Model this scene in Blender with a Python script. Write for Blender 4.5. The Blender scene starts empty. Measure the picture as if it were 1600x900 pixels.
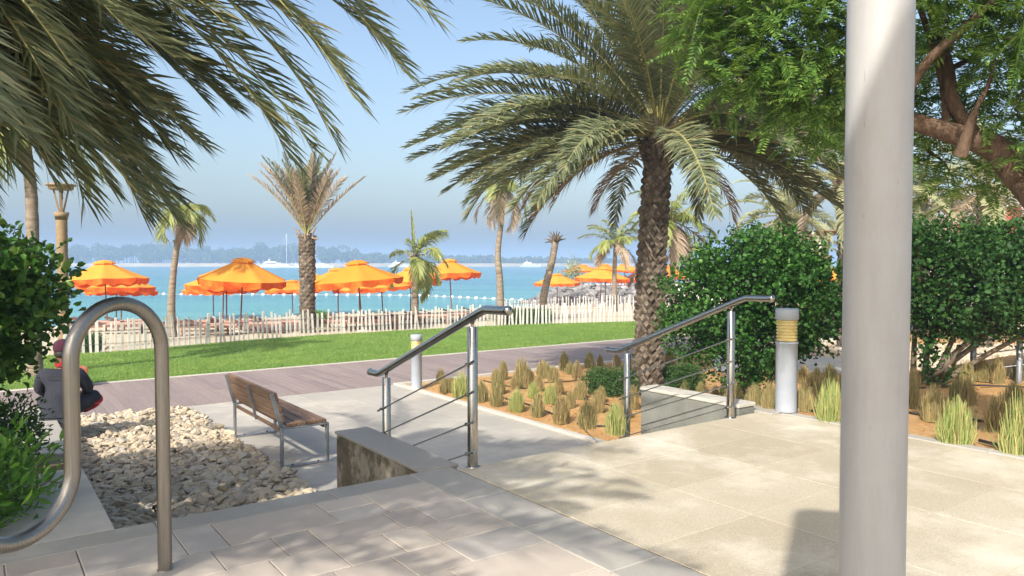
import bpy, math
import numpy as np
from mathutils import Vector, Matrix
from math import sin, cos, pi, radians as R

S = bpy.context.scene
COL = S.collection

# ------------------------------------------------------------------ camera
F = 1165.0                                   # focal length in pixels of the 1600 px wide photograph
PITCH = math.atan(39.0 / F)
EYE = np.array((0.0, 0.0, 1.45))
cam_data = bpy.data.cameras.new('camera')
cam_data.sensor_width = 36.0
cam_data.lens = 36.0 * F / 1600.0
cam_data.clip_start = 0.05
cam_data.clip_end = 9000
cam = bpy.data.objects.new('camera', cam_data)
cam.location = EYE
cam.rotation_euler = (pi / 2 - PITCH, 0, 0)
COL.objects.link(cam)
S.camera = cam

# ------------------------------------------------------------------ sky, sun, exposure
SUN_EL, SUN_AZ = R(38), R(24)                # the sun stands behind the camera, 24 degrees to its left
SUN = Vector((-sin(SUN_AZ) * cos(SUN_EL), -cos(SUN_AZ) * cos(SUN_EL), sin(SUN_EL)))
W = bpy.data.worlds.new('World')
S.world = W
W.use_nodes = True
wn = W.node_tree
sky = wn.nodes.new('ShaderNodeTexSky')
sky.sky_type = 'NISHITA'
sky.sun_disc = False
sky.sun_elevation = SUN_EL
sky.sun_rotation = pi + SUN_AZ
sky.air_density = 1.2
sky.dust_density = 4.2
sky.ozone_density = 2.0
wn.links.new(sky.outputs[0], wn.nodes['Background'].inputs[0])
wn.nodes['Background'].inputs[1].default_value = 0.15
sl = bpy.data.lights.new('sun', 'SUN')
sl.energy = 4.0
sl.angle = R(0.6)
sl.color = (1.0, 0.955, 0.89)
so = bpy.data.objects.new('sun', sl)
so.rotation_euler = SUN.to_track_quat('Z', 'Y').to_euler()
so.location = (-10, -20, 20)
COL.objects.link(so)
S.view_settings.view_transform = 'Standard'
S.view_settings.look = 'None'
S.view_settings.gamma = 1
S.view_settings.use_curve_mapping = False
S.view_settings.exposure = 0.66
S.cycles.use_denoising = True
S.cycles.max_bounces = 8
S.cycles.transparent_max_bounces = 8
S.cycles.volume_bounces = 1

# ------------------------------------------------------------------ helpers: places
CP, SP = cos(PITCH), sin(PITCH)
def ray(px, py):
    x, y = (px - 800) / F, (450 - py) / F
    return np.array((x, CP + SP * y, -SP + CP * y))
def on(px, py, z):                            # the point of the plane at height z
    d = ray(px, py)
    return EYE + d * ((z - EYE[2]) / d[2])
def at(px, py, d):                            # the point at forward distance d
    r = ray(px, py)
    return EYE + r * (d / r[1])
GA = math.atan2(0.586, 0.81)                  # the paving grid is turned against the view
U = np.array((cos(GA), sin(GA), 0)); V_ = np.array((-sin(GA), cos(GA), 0))
Q0 = np.array((-0.28, 5.26, 0))
def grid(a, b, z=0.0):
    return Q0 + U * a + V_ * b + np.array((0, 0, z))
def togrid(p):
    d = np.asarray(p)[..., :3] - Q0
    return d @ U, d @ V_
LOW = -0.85                                   # level of the lower plaza, boardwalk and lawn
def sstep(e0, e1, x):
    t = np.clip((np.asarray(x, float) - e0) / (e1 - e0), 0, 1)
    return t * t * (3 - 2 * t)
def bed_z(a, b):
    return LOW * sstep(0.45, 1.45, b)
def on_bed(px, py):
    z = 0.0
    for _ in range(30):
        p = on(px, py, z)
        a, b = togrid(p)
        z = 0.6 * z + 0.4 * float(bed_z(a, b))
    return p

# ------------------------------------------------------------------ helpers: meshes
class MB:
    def __init__(self):
        self.v, self.f, self.n = [], [], 0
    def add(self, v, f, m=0, smooth=False):
        v = np.asarray(v, np.float64).reshape(-1, 3)
        if isinstance(f, np.ndarray):
            groups = [f]
        else:
            by = {}
            for q in f:
                by.setdefault(len(q), []).append(q)
            groups = [np.array(g) for g in by.values()]
        for g in groups:
            self.f.append((g + self.n, m, smooth))
        self.v.append(v)
        self.n += len(v)
        return self
    def mesh(self, name, mats):
        me = bpy.data.meshes.new(name)
        if self.n:
            v = np.concatenate(self.v)
            me.vertices.add(len(v))
            me.vertices.foreach_set('co', v.astype(np.float32).ravel())
            loops = np.concatenate([g.ravel() for g, m, s in self.f]).astype(np.int32)
            tot = np.concatenate([np.full(len(g), g.shape[1]) for g, m, s in self.f]).astype(np.int32)
            st = np.concatenate(([0], np.cumsum(tot)[:-1])).astype(np.int32)
            me.loops.add(len(loops))
            me.loops.foreach_set('vertex_index', loops)
            me.polygons.add(len(tot))
            me.polygons.foreach_set('loop_start', st)
            me.polygons.foreach_set('loop_total', tot)
            me.polygons.foreach_set('material_index', np.concatenate([np.full(len(g), m) for g, m, s in self.f]).astype(np.int32))
            me.polygons.foreach_set('use_smooth', np.concatenate([np.full(len(g), s) for g, m, s in self.f]).astype(bool))
        for m in mats if isinstance(mats, (list, tuple)) else [mats]:
            me.materials.append(m)
        me.update(calc_edges=True)
        me.validate()
        return me
    def build(self, name, mats, parent=None, loc=(0, 0, 0), rz=0.0):
        o = bpy.data.objects.new(name, self.mesh(name, mats))
        COL.objects.link(o)
        o.location = tuple(loc)
        o.rotation_euler = (0, 0, rz)
        if parent is not None:
            o.parent = parent
        return o
def tag(o, label=None, cat=None, group=None, kind=None):
    if label: o['label'] = label
    if cat: o['category'] = cat
    if group: o['group'] = group
    if kind: o['kind'] = kind
    return o
def thing(name, label, cat, loc=(0, 0, 0), rz=0.0, group=None):
    o = bpy.data.objects.new(name, None)
    o.empty_display_size = 0.2
    COL.objects.link(o)
    o.location = tuple(loc)
    o.rotation_euler = (0, 0, rz)
    return tag(o, label, cat, group)
def copy_tree(o, parent=None):
    c = o.copy()
    COL.objects.link(c)
    if parent is not None:
        c.parent = parent
    for ch in list(o.children):
        copy_tree(ch, c)
    return c
def bevel(o, w=0.004, seg=2):
    m = o.modifiers.new('bevel', 'BEVEL')
    m.width = w; m.segments = seg; m.limit_method = 'ANGLE'; m.angle_limit = R(40)
    return o
def rotz(p, a):
    p = np.asarray(p, float)
    c, s = cos(a), sin(a)
    return np.stack([p[..., 0] * c - p[..., 1] * s, p[..., 0] * s + p[..., 1] * c, p[..., 2]], -1)
BOXF = [(0, 3, 2, 1), (4, 5, 6, 7), (0, 1, 5, 4), (1, 2, 6, 5), (2, 3, 7, 6), (3, 0, 4, 7)]
def box(mb, x0, x1, y0, y1, z0, z1, m=0):
    mb.add([(x0, y0, z0), (x1, y0, z0), (x1, y1, z0), (x0, y1, z0), (x0, y0, z1), (x1, y0, z1), (x1, y1, z1), (x0, y1, z1)], BOXF, m)
    return mb
def obox(mb, p0, p1, w, h, up=(0, 0, 1), m=0):            # a bar from p0 to p1
    p0, p1 = np.array(p0, float), np.array(p1, float)
    t = p1 - p0; t /= np.linalg.norm(t)
    s = np.cross(up, t); s /= np.linalg.norm(s)
    n = np.cross(t, s)
    c = [p + s * a * w / 2 + n * b * h / 2 for p in (p0, p1) for a, b in ((-1, -1), (1, -1), (1, 1), (-1, 1))]
    mb.add(c, [(3, 2, 1, 0), (4, 5, 6, 7), (0, 1, 5, 4), (1, 2, 6, 5), (2, 3, 7, 6), (3, 0, 4, 7)], m)
    return mb
def prism(mb, poly, z0, z1, m=0):                          # poly counter-clockwise in xy
    n = len(poly)
    v = [(x, y, z0) for x, y in poly] + [(x, y, z1) for x, y in poly]
    f = [tuple(range(n - 1, -1, -1)), tuple(range(n, 2 * n))] + [(i, (i + 1) % n, n + (i + 1) % n, n + i) for i in range(n)]
    mb.add(v, f, m)
    return mb
def frames(P):
    P = np.asarray(P, float)
    T = np.gradient(P, axis=0)
    T /= np.linalg.norm(T, axis=1)[:, None] + 1e-12
    N = np.zeros_like(P)
    ref = np.array((0, 0, 1.0)) if abs(T[0, 2]) < 0.9 else np.array((1.0, 0, 0))
    n = np.cross(np.cross(T[0], ref), T[0]); n /= np.linalg.norm(n)
    for i in range(len(P)):
        n = n - T[i] * (n @ T[i]); n /= np.linalg.norm(n) + 1e-12
        N[i] = n
    return T, N, np.cross(T, N)
def tube(mb, P, r, n=10, m=0, cap=True, smooth=True):
    P = np.asarray(P, float)
    r = np.broadcast_to(np.asarray(r, float), (len(P),))
    T, N, B = frames(P)
    a = np.arange(n) * 2 * pi / n
    v = P[:, None] + r[:, None, None] * (np.cos(a)[None, :, None] * N[:, None] + np.sin(a)[None, :, None] * B[:, None])
    k = len(P)
    i, j = np.meshgrid(np.arange(k - 1), np.arange(n), indexing='ij')
    f = np.stack([i * n + j, i * n + (j + 1) % n, (i + 1) * n + (j + 1) % n, (i + 1) * n + j], -1).reshape(-1, 4)
    mb.add(v.reshape(-1, 3), f, m, smooth)
    if cap:
        mb.add(v[0], [tuple(range(n - 1, -1, -1))], m)
        mb.add(v[-1], [tuple(range(n))], m)
    return mb
def lathe(mb, prof, n=24, m=0, smooth=True, c=(0, 0)):
    prof = np.asarray(prof, float)
    a = np.arange(n) * 2 * pi / n
    v = np.stack([c[0] + prof[:, 0, None] * np.cos(a), c[1] + prof[:, 0, None] * np.sin(a), np.repeat(prof[:, 1, None], n, 1)], -1)
    k = len(prof)
    i, j = np.meshgrid(np.arange(k - 1), np.arange(n), indexing='ij')
    f = np.stack([i * n + j, i * n + (j + 1) % n, (i + 1) * n + (j + 1) % n, (i + 1) * n + j], -1).reshape(-1, 4)
    mb.add(v.reshape(-1, 3), f, m, smooth)
    mb.add(v[0], [tuple(range(n - 1, -1, -1))], m)
    mb.add(v[-1], [tuple(range(n))], m)
    return mb
def bez(pts, k=24):                                        # smooth curve through points (Catmull-Rom)
    P = np.asarray(pts, float)
    P = np.vstack([2 * P[0] - P[1], P, 2 * P[-1] - P[-2]])
    out = []
    for i in range(1, len(P) - 2):
        for t in np.linspace(0, 1, k, endpoint=False):
            p0, p1, p2, p3 = P[i - 1:i + 3]
            out.append(0.5 * (2 * p1 + (p2 - p0) * t + (2 * p0 - 5 * p1 + 4 * p2 - p3) * t * t + (3 * p1 - p0 - 3 * p2 + p3) * t ** 3))
    out.append(P[-2])
    return np.array(out)
def unit(a):
    a = np.asarray(a, float)
    return a / (np.linalg.norm(a, axis=-1, keepdims=True) + 1e-12)
def ico(sub=1):
    import bmesh
    bm = bmesh.new()
    bmesh.ops.create_icosphere(bm, subdivisions=sub, radius=1)
    v = np.array([q.co[:] for q in bm.verts]); f = np.array([[q.index for q in p.verts] for p in bm.faces])
    bm.free()
    return v, f
ICO1, ICO2, ICO3 = ico(1), ico(2), ico(3)
def stones(mb, centers, sizes, rng, flat=0.65, base=ICO2, rough=0.22, smooth=False):
    bv, bf = base
    for c, s in zip(centers, sizes):
        q = bv.copy()
        for _ in range(7):                                 # a few cuts give facets
            d = unit(rng.normal(size=3)); h = rng.uniform(0.3, 0.7)
            e = q @ d
            q = q - d * np.maximum(e - h, 0)[:, None]
        q = q * (1 + rough * rng.normal(size=3) * 0.8).clip(0.55, 1.6)
        q[:, 2] *= flat
        q = rotz(q, rng.uniform(0, 6.3))
        tl = rng.uniform(-0.3, 0.3)
        q = np.stack([q[:, 0] * cos(tl) - q[:, 2] * sin(tl), q[:, 1], q[:, 0] * sin(tl) + q[:, 2] * cos(tl)], -1)
        mb.add(q * s + c, bf, 0, smooth)
    return mb
def leaves(mb, C, D, Nn, L, Wd, fold=0.25, m=0):           # folded leaves: base points, directions, face normals, lengths, widths
    D = unit(D); S_ = unit(np.cross(D, Nn)); Nn = np.cross(S_, D)
    L = np.asarray(L)[:, None]; Wd = np.asarray(Wd)[:, None]
    base = C; tip = C + D * L - Nn * L * 0.08
    up = Nn * Wd * fold
    l1 = C + D * L * 0.3 + S_ * Wd * 0.42 + up; l2 = C + D * L * 0.66 + S_ * Wd * 0.42 + up
    r1 = C + D * L * 0.3 - S_ * Wd * 0.42 + up; r2 = C + D * L * 0.66 - S_ * Wd * 0.42 + up
    v = np.stack([base, l1, l2, tip, r2, r1], 1).reshape(-1, 3)
    k = np.arange(len(C))[:, None] * 6
    f = np.concatenate([k + np.array([0, 3, 2, 1]), k + np.array([0, 5, 4, 3])])
    mb.add(v, f, m, True)
    return mb

# ------------------------------------------------------------------ helpers: materials
def lin(c):
    if isinstance(c, str):
        c = [int(c[i:i + 2], 16) / 255 for i in (0, 2, 4)]
        c = [x / 12.92 if x <= 0.04045 else ((x + 0.055) / 1.055) ** 2.4 for x in c]
    return (*c, 1.0)
class NT:
    def __init__(self, name):
        self.m = bpy.data.materials.new(name); self.m.use_nodes = True
        self.t = self.m.node_tree; self.t.nodes.clear()
        self.out = self.n('ShaderNodeOutputMaterial')
    def n(self, kind, **kw):
        o = self.t.nodes.new(kind)
        for k, v in kw.items(): setattr(o, k, v)
        return o
    def l(self, a, b): self.t.links.new(a, b)
    def noise(self, vec, scale, detail=4, rough=0.6):
        q = self.n('ShaderNodeTexNoise'); q.inputs['Scale'].default_value = scale
        q.inputs['Detail'].default_value = detail; q.inputs['Roughness'].default_value = rough
        if vec is not None: self.l(vec, q.inputs['Vector'])
        return q.outputs['Fac']
    def ramp(self, fac, stops):
        q = self.n('ShaderNodeValToRGB'); e = q.color_ramp.elements
        while len(e) < len(stops): e.new(0.5)
        for x, (p, c) in zip(e, stops): x.position = p; x.color = lin(c)
        self.l(fac, q.inputs['Fac'])
        return q.outputs['Color']
    def mix(self, fac, a, b, mode='MIX'):
        q = self.n('ShaderNodeMix', data_type='RGBA', blend_type=mode)
        for s, x in ((0, fac), (6, a), (7, b)):
            if isinstance(x, (int, float)): q.inputs[s].default_value = x
            elif isinstance(x, (tuple, list, str)): q.inputs[s].default_value = lin(x)
            else: self.l(x, q.inputs[s])
        return q.outputs[2]
    def math(self, op, a, b=0.0):
        q = self.n('ShaderNodeMath', operation=op)
        for s, x in ((0, a), (1, b)):
            if isinstance(x, (int, float)): q.inputs[s].default_value = x
            else: self.l(x, q.inputs[s])
        return q.outputs[0]
    def coord(self, stretch=None):
        c = self.n('ShaderNodeTexCoord').outputs['Object']
        if stretch:
            mp = self.n('ShaderNodeMapping'); mp.inputs['Scale'].default_value = stretch
            self.l(c, mp.inputs['Vector']); c = mp.outputs[0]
        return c
    def island(self):
        return self.n('ShaderNodeNewGeometry').outputs['Random Per Island']
    def bump(self, h, strength, dist=0.01):
        q = self.n('ShaderNodeBump'); q.inputs['Strength'].default_value = strength; q.inputs['Distance'].default_value = dist
        self.l(h, q.inputs['Height'])
        return q.outputs[0]
    def pbr(self, col, rough=0.7, metal=0.0, bump=None, spec=None, trans=None):
        p = self.n('ShaderNodeBsdfPrincipled')
        for k, x in (('Base Color', col), ('Roughness', rough), ('Metallic', metal)):
            if isinstance(x, (int, float)): p.inputs[k].default_value = x
            elif isinstance(x, (tuple, list, str)): p.inputs[k].default_value = lin(x)
            else: self.l(x, p.inputs[k])
        if spec is not None: p.inputs['Specular IOR Level'].default_value = spec
        if bump is not None: self.l(bump, p.inputs['Normal'])
        if trans is None:
            self.l(p.outputs[0], self.out.inputs['Surface'])
        else:
            fac, tc = trans
            t = self.n('ShaderNodeBsdfTranslucent')
            if isinstance(tc, (tuple, list, str)): t.inputs[0].default_value = lin(tc)
            else: self.l(tc, t.inputs[0])
            mx = self.n('ShaderNodeMixShader'); mx.inputs[0].default_value = fac
            self.l(p.outputs[0], mx.inputs[1]); self.l(t.outputs[0], mx.inputs[2])
            self.l(mx.outputs[0], self.out.inputs['Surface'])
        return self.m
def simple(name, c1, c2=None, rough=0.7, scale=6.0, metal=0.0, bump=0.0, bscale=60, spec=None, stretch=None):
    k = NT(name); c = k.coord(stretch)
    col = c1 if c2 is None else k.ramp(k.noise(c, scale), [(0.3, c1), (0.7, c2)])
    b = k.bump(k.noise(c, bscale, 3), bump) if bump else None
    return k.pbr(col, rough, metal, b, spec)
def leafmat(name, stops, trans=0.3, rough=0.45, spec=0.4, tboost='9ab83a'):
    k = NT(name)
    big = k.noise(k.coord(), 1.6, 2)
    f = k.math('ADD', k.math('MULTIPLY', k.island(), 0.75), k.math('MULTIPLY', big, 0.28))
    col = k.ramp(f, stops)
    return k.pbr(col, rough, 0, None, spec, (trans, k.mix(0.5, col, tboost)))
def paver(name, tones, rough=0.75, speck=(240, 0.25), stain=('6b675f', 0.35), bump=0.25, dust=None):
    k = NT(name); c = k.coord()
    col = k.ramp(k.island(), tones)
    sp = k.ramp(k.noise(c, speck[0], 2, 0.7), [(0.35, '8a8a8a'), (0.65, 'ffffff')])
    col = k.mix(speck[1], col, sp, 'MULTIPLY')
    st = k.ramp(k.noise(c, 1.3, 6, 0.62), [(0.48, '000000'), (0.72, 'ffffff')])
    col = k.mix(k.math('MULTIPLY', st, stain[1]), col, stain[0])
    if dust:
        du = k.ramp(k.noise(c, 0.9, 8, 0.7), [(0.5, '000000'), (0.7, 'ffffff')])
        col = k.mix(k.math('MULTIPLY', du, dust[1]), col, dust[0])
    h = k.math('ADD', k.noise(c, 140, 3), k.math('MULTIPLY', k.noise(c, 14, 3), 0.6))
    return k.pbr(col, rough, 0, k.bump(h, bump, 0.004), 0.25)

M = {}
M['paver'] = paver('concrete paver', [(0, 'b2a699'), (0.4, 'bfb2a2'), (0.75, 'c8bbaa'), (1, 'b6aea4')], stain=('968c80', 0.35), dust=('d0c5b4', 0.55))
M['border'] = paver('grey border stone', [(0, 'a09b91'), (1, 'b3ada1')], stain=('807a70', 0.4), dust=('c6c1b5', 0.5))
M['granite'] = paver('beige granite', [(0, 'b4a78e'), (0.5, 'c8bca4'), (1, 'bdb198')], rough=0.6, speck=(150, 0.42), stain=('a6987e', 0.5), dust=('dcd3c0', 0.75))
M['joint'] = simple('joint sand', '8f8574', '756c5e', 0.9, 9)
M['djoint'] = simple('dark joint', '5e574e', '9a9080', 0.9, 5)
M['plaza'] = paver('grey granite', [(0, 'aaa397'), (0.5, 'b8b0a2'), (1, 'b0a99d')], rough=0.5, speck=(120, 0.3), stain=('948e84', 0.45), dust=('cdc3b1', 0.7))
k = NT('plank composite'); c = k.coord((30, 2, 10))
col = k.mix(0.35, k.ramp(k.island(), [(0, '85766f'), (0.5, '93837c'), (1, '7a6d69')]), k.ramp(k.noise(c, 3, 5), [(0.3, '6b5f5b'), (0.7, '9e8f88')]))
M['plank'] = k.pbr(col, 0.65, 0, k.bump(k.noise(c, 6, 3), 0.3, 0.003), 0.3)
k = NT('concrete'); c = k.coord()
col = k.ramp(k.noise(c, 2.2, 8, 0.65), [(0.3, '66675f'), (0.55, '7c7d75'), (0.75, '8a8a81')])
M['concrete'] = k.pbr(col, 0.85, 0, k.bump(k.noise(c, 40, 5), 0.35), 0.2)
k = NT('stained concrete'); c = k.coord()
st = k.ramp(k.noise(c, 2.6, 9, 0.68), [(0.44, '000000'), (0.52, 'ffffff')])
drip = k.ramp(k.noise(k.coord((9, 9, 0.8)), 1.4, 6, 0.7), [(0.4, '000000'), (0.7, 'ffffff')])
col = k.mix(st, k.ramp(k.noise(c, 5, 6), [(0.3, '8c8373'), (0.7, 'b0a693')]), k.ramp(k.noise(c, 8, 6), [(0.3, '5b5344'), (0.7, '7b715e')]))
col = k.mix(k.math('MULTIPLY', drip, 0.45), col, '5a5347')
M['stained'] = k.pbr(col, 0.9, 0, k.bump(k.noise(c, 25, 6), 0.5), 0.15)
M['coping'] = simple('pale coping', 'b4aea2', 'c4bdae', 0.7, 7, bump=0.2, bscale=120)
k = NT('orange sand'); c = k.coord()
col = k.ramp(k.noise(c, 2.5, 8, 0.65), [(0.3, 'a87f52'), (0.55, 'bf9765'), (0.8, 'c8a87c')])
M['soil'] = k.pbr(col, 0.95, 0, k.bump(k.math('ADD', k.noise(c, 9, 6, 0.7), k.math('MULTIPLY', k.noise(c, 60, 3), 0.5)), 0.9, 0.03), 0.1)
k = NT('beach sand'); c = k.coord()
col = k.ramp(k.noise(c, 0.6, 8, 0.65), [(0.3, 'b2a288'), (0.6, 'c2b398'), (0.8, 'a8977c')])
M['sand'] = k.pbr(col, 0.95, 0, k.bump(k.noise(c, 3, 8, 0.7), 0.8, 0.06), 0.1)
k = NT('turf'); c = k.coord()
M['turf'] = k.pbr(k.ramp(k.noise(c, 1.2, 8, 0.7), [(0.3, '5c7838'), (0.5, '6e8a44'), (0.75, '829a54')]), 0.9, 0, k.bump(k.noise(c, 50, 4), 0.8, 0.02), 0.1)
k = NT('grass blade')
M['blade'] = k.pbr(k.ramp(k.math('ADD', k.math('MULTIPLY', k.island(), 0.5), k.math('MULTIPLY', k.noise(k.coord(), 0.8, 5), 0.55)), [(0.2, '4a6a28'), (0.45, '647f36'), (0.62, '7c9844'), (0.78, '9aa656'), (0.95, 'b4ae70')]), 0.6, 0, None, 0.25, (0.25, '98b450'))
k = NT('gravel stone'); c = k.coord()
col = k.mix(0.3, k.ramp(k.island(), [(0, '92877a'), (0.35, 'b4a48a'), (0.7, 'c6b59a'), (0.9, 'a8a298'), (1, 'd2c5ae')]), k.ramp(k.noise(c, 30, 5), [(0.3, '7d6f5b'), (0.7, 'd6c6a8')]))
M['gravel'] = k.pbr(col, 0.9, 0, k.bump(k.noise(c, 60, 4), 0.4), 0.15)
k = NT('armour rock'); c = k.coord()
col = k.mix(0.4, k.ramp(k.island(), [(0, '4c4c50'), (0.5, '7c7b7a'), (1, 'a09d96')]), k.ramp(k.noise(c, 2, 6), [(0.3, '3c3c40'), (0.7, 'a09d98')]))
M['rock'] = k.pbr(col, 0.9, 0, k.bump(k.noise(c, 5, 5), 0.5, 0.1), 0.2)
# metals and paints
k = NT('brushed steel'); c = k.coord((1, 1, 0.02))
M['steel'] = k.pbr(k.ramp(k.noise(c, 220, 4), [(0.3, '8f8a82'), (0.7, 'a8a298')]), k.math('ADD', k.math('MULTIPLY', k.noise(c, 90, 4), 0.15), 0.28), 1.0, k.bump(k.noise(c, 400, 2), 0.05, 0.001))
M['chrome'] = simple('polished steel', 'a8a39b', 'b5b0a8', 0.13, 30, metal=1.0, bump=0.02, bscale=25)
M['galv'] = simple('galvanised steel', '85888a', '9a9d9f', 0.5, 40, metal=0.6)
k = NT('pole paint'); c = k.coord()
col = k.ramp(k.noise(k.coord((1, 1, 0.15)), 14, 7, 0.7), [(0.3, '9b9996'), (0.6, 'a5a4a1'), (0.8, '9f9d98')])
sc1 = k.ramp(k.noise(k.coord((60, 60, 9)), 1.0, 3, 0.6), [(0.70, '000000'), (0.74, 'ffffff')])
sc2 = k.ramp(k.noise(c, 2.2, 8, 0.7), [(0.5, '000000'), (0.72, 'ffffff')])
col = k.mix(k.math('MULTIPLY', sc1, 0.4), col, '6c645a'); col = k.mix(k.math('MULTIPLY', sc2, 0.35), col, '938b80')
M['pole'] = k.pbr(col, k.math('ADD', k.math('MULTIPLY', sc2, 0.2), 0.4), 0, k.bump(k.noise(c, 9, 4), 0.05, 0.01), 0.35)
M['bollard'] = simple('bollard paint', '9aa0a8', 'a6acb2', 0.45, 5, spec=0.4)
M['lens'] = simple('amber louvre', 'c0a860', 'd2be80', 0.35, 12)
k = NT('hardwood'); c = k.coord((14, 0.8, 14))
M['wood'] = k.pbr(k.ramp(k.noise(c, 3.0, 7, 0.65), [(0.25, '54402f'), (0.5, '745a45'), (0.75, '8c745c')]), 0.6, 0, k.bump(k.noise(c, 8, 4), 0.3, 0.003), 0.3)
M['darkwood'] = simple('umbrella pole wood', '5d3a26', '7a5036', 0.55, 8)
M['reddeck'] = simple('lounger wood', '6b4c40', '836152', 0.7, 12)
M['cushion'] = simple('lounger canvas', 'b08a78', 'c09c8a', 0.9, 12)
M['picket'] = NT('picket wood')
k = M['picket']; c = k.coord((20, 20, 1.5))
M['picket'] = k.pbr(k.mix(0.4, k.ramp(k.n('ShaderNodeObjectInfo').outputs['Random'], [(0, 'b8b4ac'), (0.4, 'd6d2ca'), (1, 'e6e3dc')]), k.ramp(k.noise(c, 2, 5), [(0.3, '958d80'), (0.7, 'e6e0d6')])), 0.85, 0, None, 0.2)
M['wire'] = simple('fence wire', '77756f', None, 0.5, metal=0.5)
k = NT('umbrella canvas'); c = k.coord()
M['canvas'] = k.pbr(k.mix(0.55, k.ramp(k.noise(c, 2.0, 5), [(0.3, 'e69430'), (0.7, 'eaa644')]), k.ramp(k.n('ShaderNodeObjectInfo').outputs['Random'], [(0, 'e08c30'), (0.35, 'e8a03c'), (0.8, 'eab654'), (1, 'e69a40')])), 0.85, 0, k.bump(k.noise(c, 5, 4), 0.35, 0.03), 0.1, (0.3, 'f87020'))
k = NT('red orange valance canvas'); c = k.coord()
M['valance'] = k.pbr(k.ramp(k.noise(c, 4, 4), [(0.3, 'd84e20'), (0.7, 'f09038')]), 0.85, 0, k.bump(k.noise(c, 5, 4), 0.3, 0.03), 0.1, (0.35, 'f04010'))
M['umb_rib'] = simple('umbrella rib', '4a3226', None, 0.6)
M['hull'] = simple('white gelcoat', 'e8e8e6', 'f0f0ee', 0.3, 0.5)
M['glass'] = simple('dark glass', '1c2730', None, 0.1)
M['white'] = simple('white render', 'd8d4cc', 'e4e0d8', 0.85, 0.6)
M['redroof'] = simple('red painted board', '8e2f26', 'a23c30', 0.7, 1.0)
M['terracotta'] = simple('terracotta', '9a5236', 'ac6244', 0.8, 8, bump=0.2)
M['gold'] = simple('gold stucco', '7c684a', '947c5a', 0.7, 10, bump=0.4, bscale=40)
M['hose'] = simple('black hose', '1b1a1a', '2b2928', 0.5, 20)
M['shade_panel'] = simple('totem paint', '8d8f90', '9a9c9d', 0.5, 5)
# plants
M['datetrunk'] = NT('date trunk')
k = M['datetrunk']; c = k.coord()
M['datetrunk'] = k.pbr(k.mix(0.5, k.ramp(k.island(), [(0, '3a322a'), (0.5, '5c5044'), (1, '8a7e70')]), k.ramp(k.noise(c, 14, 6), [(0.3, '2c2620'), (0.7, '948876')])), 0.95, 0, k.bump(k.noise(c, 40, 5), 0.7, 0.02), 0.1)
k = NT('coconut trunk'); c = k.coord((3, 3, 16))
M['cocotrunk'] = k.pbr(k.ramp(k.noise(c, 1.0, 6, 0.7), [(0.3, '665a4c'), (0.55, '8f8170'), (0.8, 'a89a86')]), 0.95, 0, k.bump(k.noise(c, 2, 5), 0.6, 0.03), 0.1)
M['bark'] = NT('brown bark')
k = M['bark']; c = k.coord((6, 6, 2))
M['bark'] = k.pbr(k.ramp(k.noise(c, 4, 8, 0.7), [(0.3, '4d3c30'), (0.55, '6e5a4a'), (0.8, '867262')]), 0.9, 0, k.bump(k.noise(c, 9, 7, 0.7), 0.8, 0.02), 0.1)
M['stem'] = simple('shrub stem', '5f5344', '7b6d5a', 0.9, 10)
M['frond'] = leafmat('date frond', [(0.05, '464f38'), (0.3, '586246'), (0.55, '6e7656'), (0.76, '8a8e6a'), (0.9, '9a8a62'), (1, '8a7048')], 0.25, 0.5, 0.35, '98a058')
M['drydate'] = leafmat('dry frond', [(0.1, '8f7a66'), (0.5, 'a89480'), (0.9, 'bcaa94')], 0.2, 0.7, 0.2, 'b8a084')
M['rachis'] = simple('frond rib', '8a8850', 'a49a60', 0.55, 6)
M['coco'] = leafmat('coconut frond', [(0.05, '5f7038'), (0.35, '7c8a48'), (0.65, '98a05a'), (1, 'b8ac68')], 0.35, 0.45, 0.4, 'b0b848')
M['palefrond'] = leafmat('pale frond', [(0.05, '80895e'), (0.4, '9aa078'), (0.75, 'b4b48c'), (1, 'c4b888')], 0.35, 0.5, 0.4, 'c0b870')
M['hibiscus'] = leafmat('hibiscus leaf', [(0.1, '274a18'), (0.45, '3a6422'), (0.75, '54802e'), (1, '96b054')], 0.22, 0.45, 0.32, '8ca83c')
M['ficus'] = leafmat('round shrub leaf', [(0.1, '1e3f14'), (0.45, '2c541c'), (0.75, '3e6a28'), (1, '648a40')], 0.2, 0.52, 0.25, '86a040')
M['ficus_shaded'] = leafmat('shaded shrub leaf', [(0.1, '1c3a18'), (0.45, '284a1e'), (0.75, '385c28'), (1, '557434')], 0.2, 0.55, 0.22, '80983c')  # darker copy of the round shrub leaf, tree shade put into the colour
M['lance'] = leafmat('lance leaf', [(0.1, '3c6a1e'), (0.45, '568a2c'), (0.75, '76a83c'), (1, '9cc058')], 0.3, 0.4, 0.45)
M['fine'] = leafmat('fine hedge leaf', [(0.1, '2c4a24'), (0.5, '40602e'), (1, '5e7a40')], 0.2, 0.5, 0.3)
M['neem'] = leafmat('feathery leaf', [(0.1, '3a5a22'), (0.4, '4c7030'), (0.7, '6a8c3e'), (1, '96a858')], 0.34, 0.5, 0.3, '9cbc44')
M['straw'] = NT('straw blade')
k = M['straw']
f = k.math('ADD', k.math('MULTIPLY', k.island(), 0.72), k.math('MULTIPLY', k.n('ShaderNodeObjectInfo').outputs['Random'], 0.28))
sc_ = k.ramp(f, [(0.05, '6e5c40'), (0.25, 'ae9a6a'), (0.45, 'c4ae7c'), (0.6, '9c9062'), (0.8, '7e8452'), (1, '5a6c3e')])
M['straw'] = k.pbr(sc_, 0.7, 0, None, 0.2, (0.25, sc_))
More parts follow.
